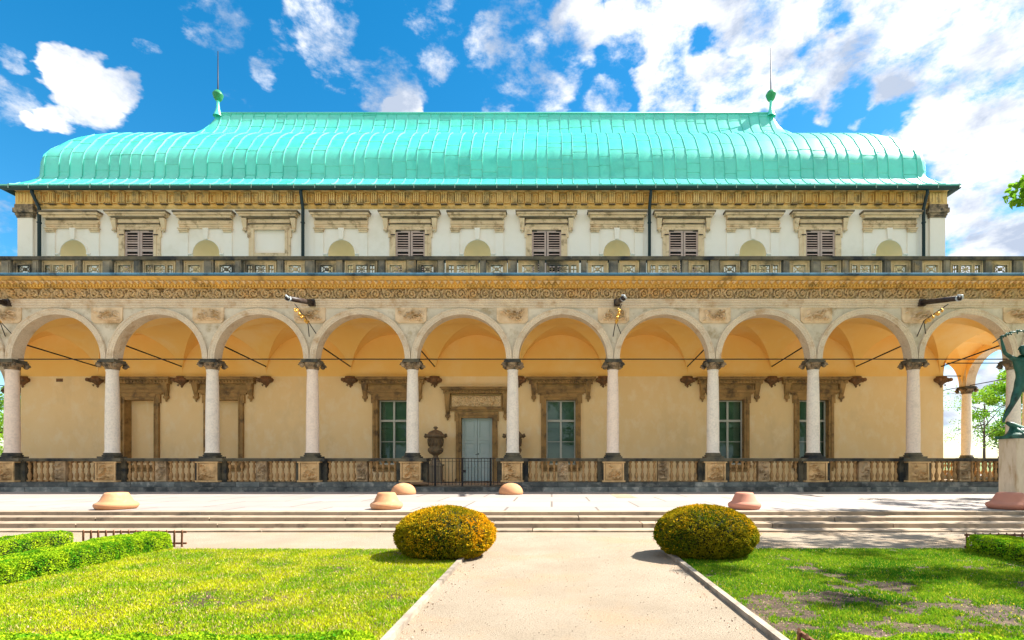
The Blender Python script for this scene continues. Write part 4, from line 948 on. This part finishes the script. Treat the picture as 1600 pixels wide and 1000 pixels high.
# head with face and hair
hd = MB(); hx, hy, hz = .10, -.02, 2.72
rings = [(-.15,.045,.05,-.045),(-.13,.062,.075,-.03),(-.09,.078,.098,-.012),(-.05,.088,.108,-.006),(0,.094,.115,0),(.05,.094,.118,.004),(.09,.084,.105,.008),(.125,.055,.07,.010),(.14,.0,.0,.01)]
V=[]; nn=20
for dz_, rx, ry, oy in rings:
    for i in range(nn):
        a = 2*math.pi*i/nn; V.append((hx+rx*math.cos(a), hy+oy+ry*math.sin(a), hz+dz_))
hd.add(V,[(j*nn+i,j*nn+(i+1)%nn,(j+1)*nn+(i+1)%nn,(j+1)*nn+i) for j in range(len(rings)-1) for i in range(nn)],0,True)
hd.tube([(hx,hy-.105,hz+.02),(hx,hy-.135,hz-.035),(hx,hy-.11,hz-.045)],[.012,.020,.014],6)
hd.tube([(hx-.03,hy-.103,hz-.085),(hx,hy-.115,hz-.082),(hx+.03,hy-.103,hz-.085)],.010,5)
for sg in (-1,1):
    hd.lathe(hx+sg*.038,hy-.098,[(0,hz-.018),(.018,hz-.0),(.0,hz+.018)],8); hd.tube([(hx+sg*.015,hy-.108,hz+.03),(hx+sg*.06,hy-.10,hz+.03)],.010,5)
    hd.tube([(hx+sg*.093,hy,hz-.04),(hx+sg*.105,hy+.01,hz),(hx+sg*.095,hy+.01,hz+.03)],.014,6)
hd.build('head','bronze',S)
hr = MB()
for _ in range(90):
    a = random.uniform(0,6.28); e = random.uniform(.15,1.5)
    if math.sin(a) < -.3 and e < .75: continue
    x,y,z = hx+.10*math.cos(a)*math.cos(e), hy+.005+.125*math.sin(a)*math.cos(e), hz+.02+.125*math.sin(e)
    hr.lathe(x,y,[(0,z-.022),(.022,z-.01),(.024,z+.008),(0,z+.024)],6)
hr.build('hair','bronze',S)
# fingers closed on the garland
for hx_, hz_, hy_ in ((-.61,3.11,-.05),(.49,3.16,-.06)):
    f = MB()
    for i, l in enumerate((.9,1.0,.95,.8)):
        xx = hx_-.036+i*.024; f.tube([(xx,hy_+.005,hz_+.02),(xx,hy_-.035,hz_+.045*l),(xx,hy_-.055,hz_+.03),(xx,hy_-.05,hz_+.0)],[.012,.011,.010,.008],6)
    f.tube([(hx_+.04,hy_,hz_-.02),(hx_+.06,hy_-.03,hz_+.0),(hx_+.04,hy_-.055,hz_+.015)],[.014,.012,.010],6); f.build('fingers','bronze',S)
g_ = MB(); pts = [(-.90,-.08,2.93),(-.76,-.08,3.02),(-.61,-.08,3.13),(-.42,-.08,3.22),(-.2,-.08,3.28),(.05,-.08,3.30),(.3,-.08,3.25),(.49,-.08,3.18),(.66,-.08,3.05),(.8,-.08,2.86)]
g_.tube(pts, [.012,.016,.02,.022,.022,.022,.022,.02,.016,.01], 7)
for i in range(60):
    t = random.uniform(1.6, len(pts)-1.01); k = int(t); f = t-k; p = Vector(pts[k]).lerp(Vector(pts[k+1]), f); d = Vector((random.uniform(-1,1),random.uniform(-.6,.6),random.uniform(-1,1))).normalized()*random.uniform(.05,.10)
    g_.tube([p, p+d*.5, p+d],[.008,.026,.003],5)
g_.build('garland','bronze',S)
# ------------------------------------------------------------------ lawn, edging, hedges
def lawn(name, x0, x1, y0, y1):
    b = MB(); b.add([(x0,y0,.012),(x1,y0,.012),(x1,y1,.012),(x0,y1,.012)],[(0,1,2,3)]); b.box(x0,x1,y0,y1,-.01,.011); tag(b.build(name,'soil'),kind='structure')
lawn('lawn', -14, -1.30, 1.5, 8.38); lawn('lawn', 1.82, 14, 1.5, 8.42)
for x0, x1, xa, xb, ya in ((-1.305,-1.245,-1.255,-1.255,8.2),(1.745,1.81,1.76,1.76,8.1)):
    b = MB(); y = 1.5
    while y < ya: l = random.uniform(.9,1.3); q = random.uniform(-.004,.004); b.box(x0+q,x1+q,y,min(y+l-.008,ya),-.02,.052+q); y += l
    o = b.build('path_edging','edge'); tag(o, 'thin stone edging strip along the %s side of the gravel path' % ('left' if x0 < 0 else 'right'), 'path edging')
def vnoise(x, y, s, seed):
    rg = np.random.default_rng(seed); g = rg.random((64,64)); X_ = (x/s)%63; Y_ = (y/s)%63; i = X_.astype(int); j = Y_.astype(int); fx = X_-i; fy = Y_-j
    fx = fx*fx*(3-2*fx); fy = fy*fy*(3-2*fy)
    return (g[i,j]*(1-fx)+g[i+1,j]*fx)*(1-fy)+(g[i,j+1]*(1-fx)+g[i+1,j+1]*fx)*fy
def grass(name, x0, x1, y0, y1, n, bare, mt, seed):
    rg = np.random.default_rng(seed)
    # denser near the camera
    y = y0 + (y1-y0)*rg.random(n)**1.15; x = x0 + (x1-x0)*rg.random(n)
    keep = (np.abs(x) < y*1.12 + .6)
    nz_ = .42*vnoise(x+40,y*1.3+40,.7,seed)+.33*vnoise(x+40,y+40,.23,seed+1)+.25*vnoise(x+20,y+20,.08,seed+2)
    if bare is not None:
        c = np.exp(-(((x-bare[0])/bare[2])**2+((y-bare[1])/bare[3])**2)); keep &= rg.random(n) < np.clip((nz_ - .25 - .25*c)/.10,.05,1)
    else: keep &= rg.random(n) < np.clip((nz_-.16)/.14,.25,1)
    x, y, nz_ = x[keep], y[keep], nz_[keep]; n = len(x)
    h = rg.uniform(.012,.034,n)*(.6+.9*nz_); w = rg.uniform(.003,.006,n)*1.3; a = rg.uniform(0,3.14,n); lx = rg.normal(0,.45,n)*h; ly = rg.normal(0,.45,n)*h
    z = np.full(n,.011); V = np.stack([np.stack([x-w*np.cos(a),y-w*np.sin(a),z],1),np.stack([x+w*np.cos(a),y+w*np.sin(a),z],1),np.stack([x+lx,y+ly,z+h],1)],1).reshape(-1,3)
    o = rawmesh(name, V, 3, n, mt); tag(o, kind='stuff'); return o
o = grass('grass', -9.5, -1.30, 3.3, 8.40, 330000, None, 'grassA', 11); tag(o, 'sunny yellow green mown grass on the left lawn', 'grass')
o = grass('grass', 1.83, 9.5, 3.3, 8.44, 330000, (3.3,5.1,1.5,.85), 'grassB', 23); tag(o, 'patchy green grass with bare soil on the right lawn', 'grass')
def bits(name, x0, x1, y0, y1, n, mt, sz, label, cat, z=.02):
    C_ = np.stack([rng.uniform(x0,x1,n), y0+(y1-y0)*rng.random(n)**1.2, z+rng.uniform(0,.012,n)],1)
    o = leaves(name, C_, sz, sz*.7, mt, up=np.array([.2,.2,0])); tag(o, label, cat, kind='stuff')
M['dry'] = mat('dry_leaf', (.50,.36,.26), (.30,.18,.12), 30); M['petal'] = mat('yellow_petals', (.85,.70,.03)); M['pebble'] = mat('pebble', (.42,.34,.26), (.20,.16,.12), 40)
bits('dry_leaves', -6, -1.4, 3.4, 8.3, 900, 'dry', .02, 'scattered dry leaf bits on the left lawn', 'leaves')
bits('dry_leaves', 1.9, 8, 3.4, 8.3, 1800, 'dry', .020, 'scattered dry leaf bits on the right lawn', 'leaves')
bits('dandelions', 3.3, 6, 3.4, 5.2, 260, 'petal', .020, 'tiny yellow flowers in the near right lawn', 'flowers', .035)
bits('dandelions', -6, -1.5, 3.4, 8, 420, 'petal', .016, 'tiny yellow flowers across the left lawn', 'flowers', .03)
bits('pebbles', -1.22, 1.74, 3.2, 10, 1500, 'pebble', .012, 'loose pebbles on the gravel path', 'pebbles', .001)
bits('leaf_litter', 1.5, 1.74, 3.3, 8, 160, 'dry', .022, 'leaf litter lying along the right path edging', 'leaves', .004)
bits('leaf_litter', -1.24, -1.0, 3.3, 8, 120, 'dry', .022, 'leaf litter lying along the left path edging', 'leaves', .004)
def hedge(x0, x1, y0, y1, h, label, n, lf=.026):
    o = empty('box_hedge', ((x0+x1)/2,(y0+y1)/2,0)); tag(o, label, 'hedge', 'low clipped box hedges')
    hw2, hl = (x1-x0)/2, (y1-y0)/2; p = rng.random((n,3)); 
    u = p[:,0]*2-1; v = p[:,1]*2-1; w = p[:,2]
    face = rng.random(n); ar_t, ar_s, ar_e = 4*hw2*hl, 4*hl*h, 4*hw2*h; tot = ar_t+ar_s+ar_e
    X_ = u*hw2; Y_ = v*hl; Z_ = w*h
    top = face < ar_t/tot; sd = (~top)&(face < (ar_t+ar_s)/tot); en = ~(top|sd)
    Z_ = np.where(top, h, Z_); X_ = np.where(sd, np.sign(u)*hw2, X_); Y_ = np.where(en, np.sign(v)*hl, Y_)
    # round the corners
    def rnd(a, lim, b_, limb, r=.07):
        return a, b_
    cx = np.clip(X_, -(hw2-.08), hw2-.08); cy = np.clip(Y_, -(hl-.08), hl-.08); cz = np.minimum(Z_, h-.08)
    d = np.stack([X_-cx,Y_-cy,Z_-cz],1); l = np.linalg.norm(d,axis=1)[:,None]+1e-6; q = np.stack([cx,cy,cz],1)+d/l*np.minimum(l,.08)
    nrm = d/l; wav = (vnoise(X_+x0+50,Y_+Z_*1.3+50,.20,5)-.5)*.045 + (vnoise(X_+x0+50,Y_+Z_+50,.06,6)-.5)*.02
    Cn = q + nrm*(wav[:,None] - rng.exponential(.010,(n,1))+.004) ; Cn[:,2] = np.maximum(Cn[:,2],.012)
    # light clumps: fewer, longer shoots on top
    leaves('foliage', Cn, lf, lf*.62, 'box', o, up=nrm*.5)
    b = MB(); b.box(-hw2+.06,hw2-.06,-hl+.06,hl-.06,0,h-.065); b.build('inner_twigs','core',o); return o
hedge(-6.68,-6.12,3.0,8.56,.275,'long clipped box hedge bordering the left lawn',60000)
hedge(-8.35,-7.74,4.5,8.60,.275,'clipped box hedge at far left behind the fence end',30000)
hedge(6.42,7.02,3.0,8.20,.275,'clipped box hedge at the right edge beside the picket fence',45000)
hedge(-7.0,-1.14,2.55,3.46,.298,'bright hedge top along the bottom left of the garden',110000,.024)
hedge(1.76,7.2,2.5,3.44,.296,'bright hedge top along the bottom right of the garden',60000,.022)
def fence(x0, x1, y, z, label, alongy=None, step=.125):
    o = empty('picket_fence', (x0, y, 0)); tag(o, label, 'fence', 'low brown picket fences'); L_ = (x1-x0) if not alongy else alongy; T = Matrix.Rotation(R(-90),4,'Z') if alongy else None
    for zz in ((.235,.265),(.045,.075)):
        b = MB(); b.box(-.02,L_+.02,-.010,.010,z*zz[0]/.29,z*zz[1]/.29,0,T); b.build('rail','fence',o)
    k = 0; src = None; x = 0
    while x <= L_ + .001:
        if src is None:
            b = MB(); b.prism([(-.013,0),(.013,0),(.013,z-.03),(0,z),(-.013,z-.03)],-.026,-.011,0,T); q = b.build('picket','fence',o); src = q.data
        else: q = link('picket', src, o)
        q.location = (x,0,0) if not alongy else (0,-x,0); q.rotation_euler.y = random.uniform(-.02,.02); x += step; k += 1
fence(-7.72,-6.05,8.72,.285,'short brown picket fence between the two left hedges')
fence(6.56,9.4,8.36,.285,'brown picket fence behind the right hedge')
fence(1.66,0,3.50,.30,'brown picket ends at the bottom corner of the right hedge',alongy=.9,step=.11)
# ------------------------------------------------------------------ clipped yews
def yew(px, d, w, h, mt, label, wmix):
    o = empty('clipped_yew', (X(px,d),d,0)); tag(o, label, 'shrub', 'clipped yew mounds'); n = 52000
    u = rng.normal(size=(n,3)); u /= np.linalg.norm(u,axis=1)[:,None]; rx, ry, rz = w/2, w/2*.92, h*.56; zc = h*.44
    lump = 1 + (vnoise(np.arctan2(u[:,1],u[:,0])*2+20, u[:,2]*2+20,.35,int(px))-.5)*.07 + (vnoise(np.arctan2(u[:,1],u[:,0])*2+20, u[:,2]*2+20,.12,int(px)+1)-.5)*.05 + np.where(rng.random(n)>.985, rng.uniform(0,.05,n), 0)
    dep = rng.exponential(.014,n); Cn = u*np.array([rx,ry,rz])*lump[:,None]*(1-dep[:,None]/rx); Cn[:,2] += zc; hole = vnoise(np.arctan2(u[:,1],u[:,0])*6+25, u[:,2]*6+25, .33, int(px)+3); k = (Cn[:,2] > .01) & ((hole > .30) | (rng.random(n) < .30)); Cn = Cn[k]; nr_ = u[k]; dep = dep[k]
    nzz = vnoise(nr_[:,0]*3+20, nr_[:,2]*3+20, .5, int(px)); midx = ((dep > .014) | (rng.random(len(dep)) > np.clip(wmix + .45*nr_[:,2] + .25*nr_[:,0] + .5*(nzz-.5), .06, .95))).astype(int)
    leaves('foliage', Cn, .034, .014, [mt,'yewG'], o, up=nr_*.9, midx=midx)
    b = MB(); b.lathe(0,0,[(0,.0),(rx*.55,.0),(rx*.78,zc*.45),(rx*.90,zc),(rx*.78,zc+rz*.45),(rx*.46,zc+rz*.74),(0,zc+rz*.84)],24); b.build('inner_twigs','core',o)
yew(696,7.85,1.47,.75,'yewO','orange tipped clipped yew mound left of the path',.62)
yew(1101.5,7.88,1.50,.76,'yewO','greener clipped yew mound right of the path',.22)
# ------------------------------------------------------------------ trees
def tree(name, base, h, crown, n, mt, label, cat='tree', seed=1, lf=.16, limbs=9, fill=.5, trunk_r=.2, lean=(0,0), group=None, blobs=None):
    rg = random.Random(seed); o = empty(name, base); tag(o, label, cat, group)
    b = MB(); cz = crown[2]; top = Vector((lean[0],lean[1],h*.8)); pts = [Vector((0,0,-.1)),Vector((lean[0]*.2,lean[1]*.2,h*.2)),Vector((lean[0]*.6,lean[1]*.6,h*.5)),top]
    b.tube(pts,[trunk_r,trunk_r*.8,trunk_r*.5,trunk_r*.15],9); tips = []
    for i in range(limbs):
        t = rg.uniform(.3,1); p0 = pts[1].lerp(pts[3],t); a = rg.uniform(0,6.28); el = rg.uniform(-.1,.9); ln = rg.uniform(.5,1)*1
        e = Vector((lean[0]+crown[0]*ln*math.cos(a)*math.cos(el), lean[1]+crown[1]*ln*math.sin(a)*math.cos(el), cz+crown[3]*(rg.uniform(-.6,.8))))
        m_ = p0.lerp(e,.5)+Vector((0,0,.3)); b.tube([p0,m_,e],[trunk_r*.35,trunk_r*.2,trunk_r*.05],6)
        tips.append(e)
        for k in range(5):
            q0 = m_.lerp(e,rg.uniform(0,1)); q = q0+Vector((rg.uniform(-1,1)*crown[0]*.35,rg.uniform(-1,1)*crown[1]*.35,rg.uniform(-.5,.7)*crown[3]*.5)); b.tube([q0,(q0+q)/2+Vector((0,0,.1)),q],[trunk_r*.09,trunk_r*.06,trunk_r*.02],4); tips.append(q)
    if blobs: tips += [Vector(q) - Vector(base) for q in blobs]
    b.build('trunk','bark',o)
    T_ = np.array([tuple(t) for t in tips]); k = rng.integers(0,len(T_),n); r = rng.normal(size=(n,3)); r /= np.linalg.norm(r,axis=1)[:,None]
    sz = np.array([rg.uniform(.5,1.1) for _ in tips])[k][:,None]*fill; Cn = T_[k]+r*sz*rng.random((n,1))**.45*np.array([1,1,.6])
    leaves('crown', Cn, lf, lf*.6, mt, o); return o
tree('leafy_tree',(38,42,0),9,(5,5,5.0,4.2),16000,'leafA','bright green leafy tree seen through the end arch',seed=3,lf=.22,fill=1.1)
tree('leafy_tree',(47,52,0),6,(4,3,4.0,2.0),5000,'leafB','low dark green tree beyond the right end of the loggia',seed=8,lf=.22,fill=1.2)
tree('sparse_tree',(38.5,47,0),9,(4,3,5.0,3.4),2200,'leafA','thin bare branched tree seen between the side columns',seed=12,lf=.14,fill=.9,trunk_r=.14,limbs=16)
tree('leafy_tree',(-50,46,0),10,(6,5,6,4),9000,'leafA','green tree glimpsed at the far left edge behind the palace',seed=5,lf=.25,fill=1.4)
tree('leafy_shrub',(-44,42,0),5,(4,3,2.6,2.2),7000,'leafA','bright green shrub low behind the far left column',seed=15,lf=.2,fill=1.1,trunk_r=.1)
rq = random.Random(31); bl = [(11.35,12.2,7.9),(11.6,12.0,8.15),(11.2,12.3,7.75)]
while len(bl) < 130:
    q = (rq.uniform(9.0,23), rq.uniform(5.2,18), rq.uniform(7.2,11.5))
    if q[0] < .97*q[1] + .6 and (q[2]-1.4) < .95*q[1]: continue
    if q[1] < 7 and q[0] < 11.5: continue
    bl.append(q)
sh_tree = tree('broadleaf_tree',(17.5,9.0,0),13,(5,4.5,9.8,2.2),22000,'leafA','large tree beside the right lawn with one branch in the top corner',seed=4,lf=.20,fill=.75,trunk_r=.26,limbs=10,blobs=bl)
# row of park trees on the garden side, behind the photographer, that the loggia windows reflect
for i_ in range(8):
    x_ = -33 + i_*9.5
    if i_ == 0:
        src_t = tree('park_tree',(x_,-27,0),14,(5,4,7.5,5),7000,'leafB','tree of the row facing the palace across the garden',seed=9,lf=.45,fill=2.0,trunk_r=.3,limbs=14); src_t['group'] = 'row of trees facing the palace'
    else:
        r_ = src_t.copy(); C.objects.link(r_); r_.location = (x_, -27+rq.uniform(-3,3), 0); r_.rotation_euler.z = rq.uniform(0,6)
        for ch_ in list(src_t.children): c_ = ch_.copy(); C.objects.link(c_); c_.parent = r_
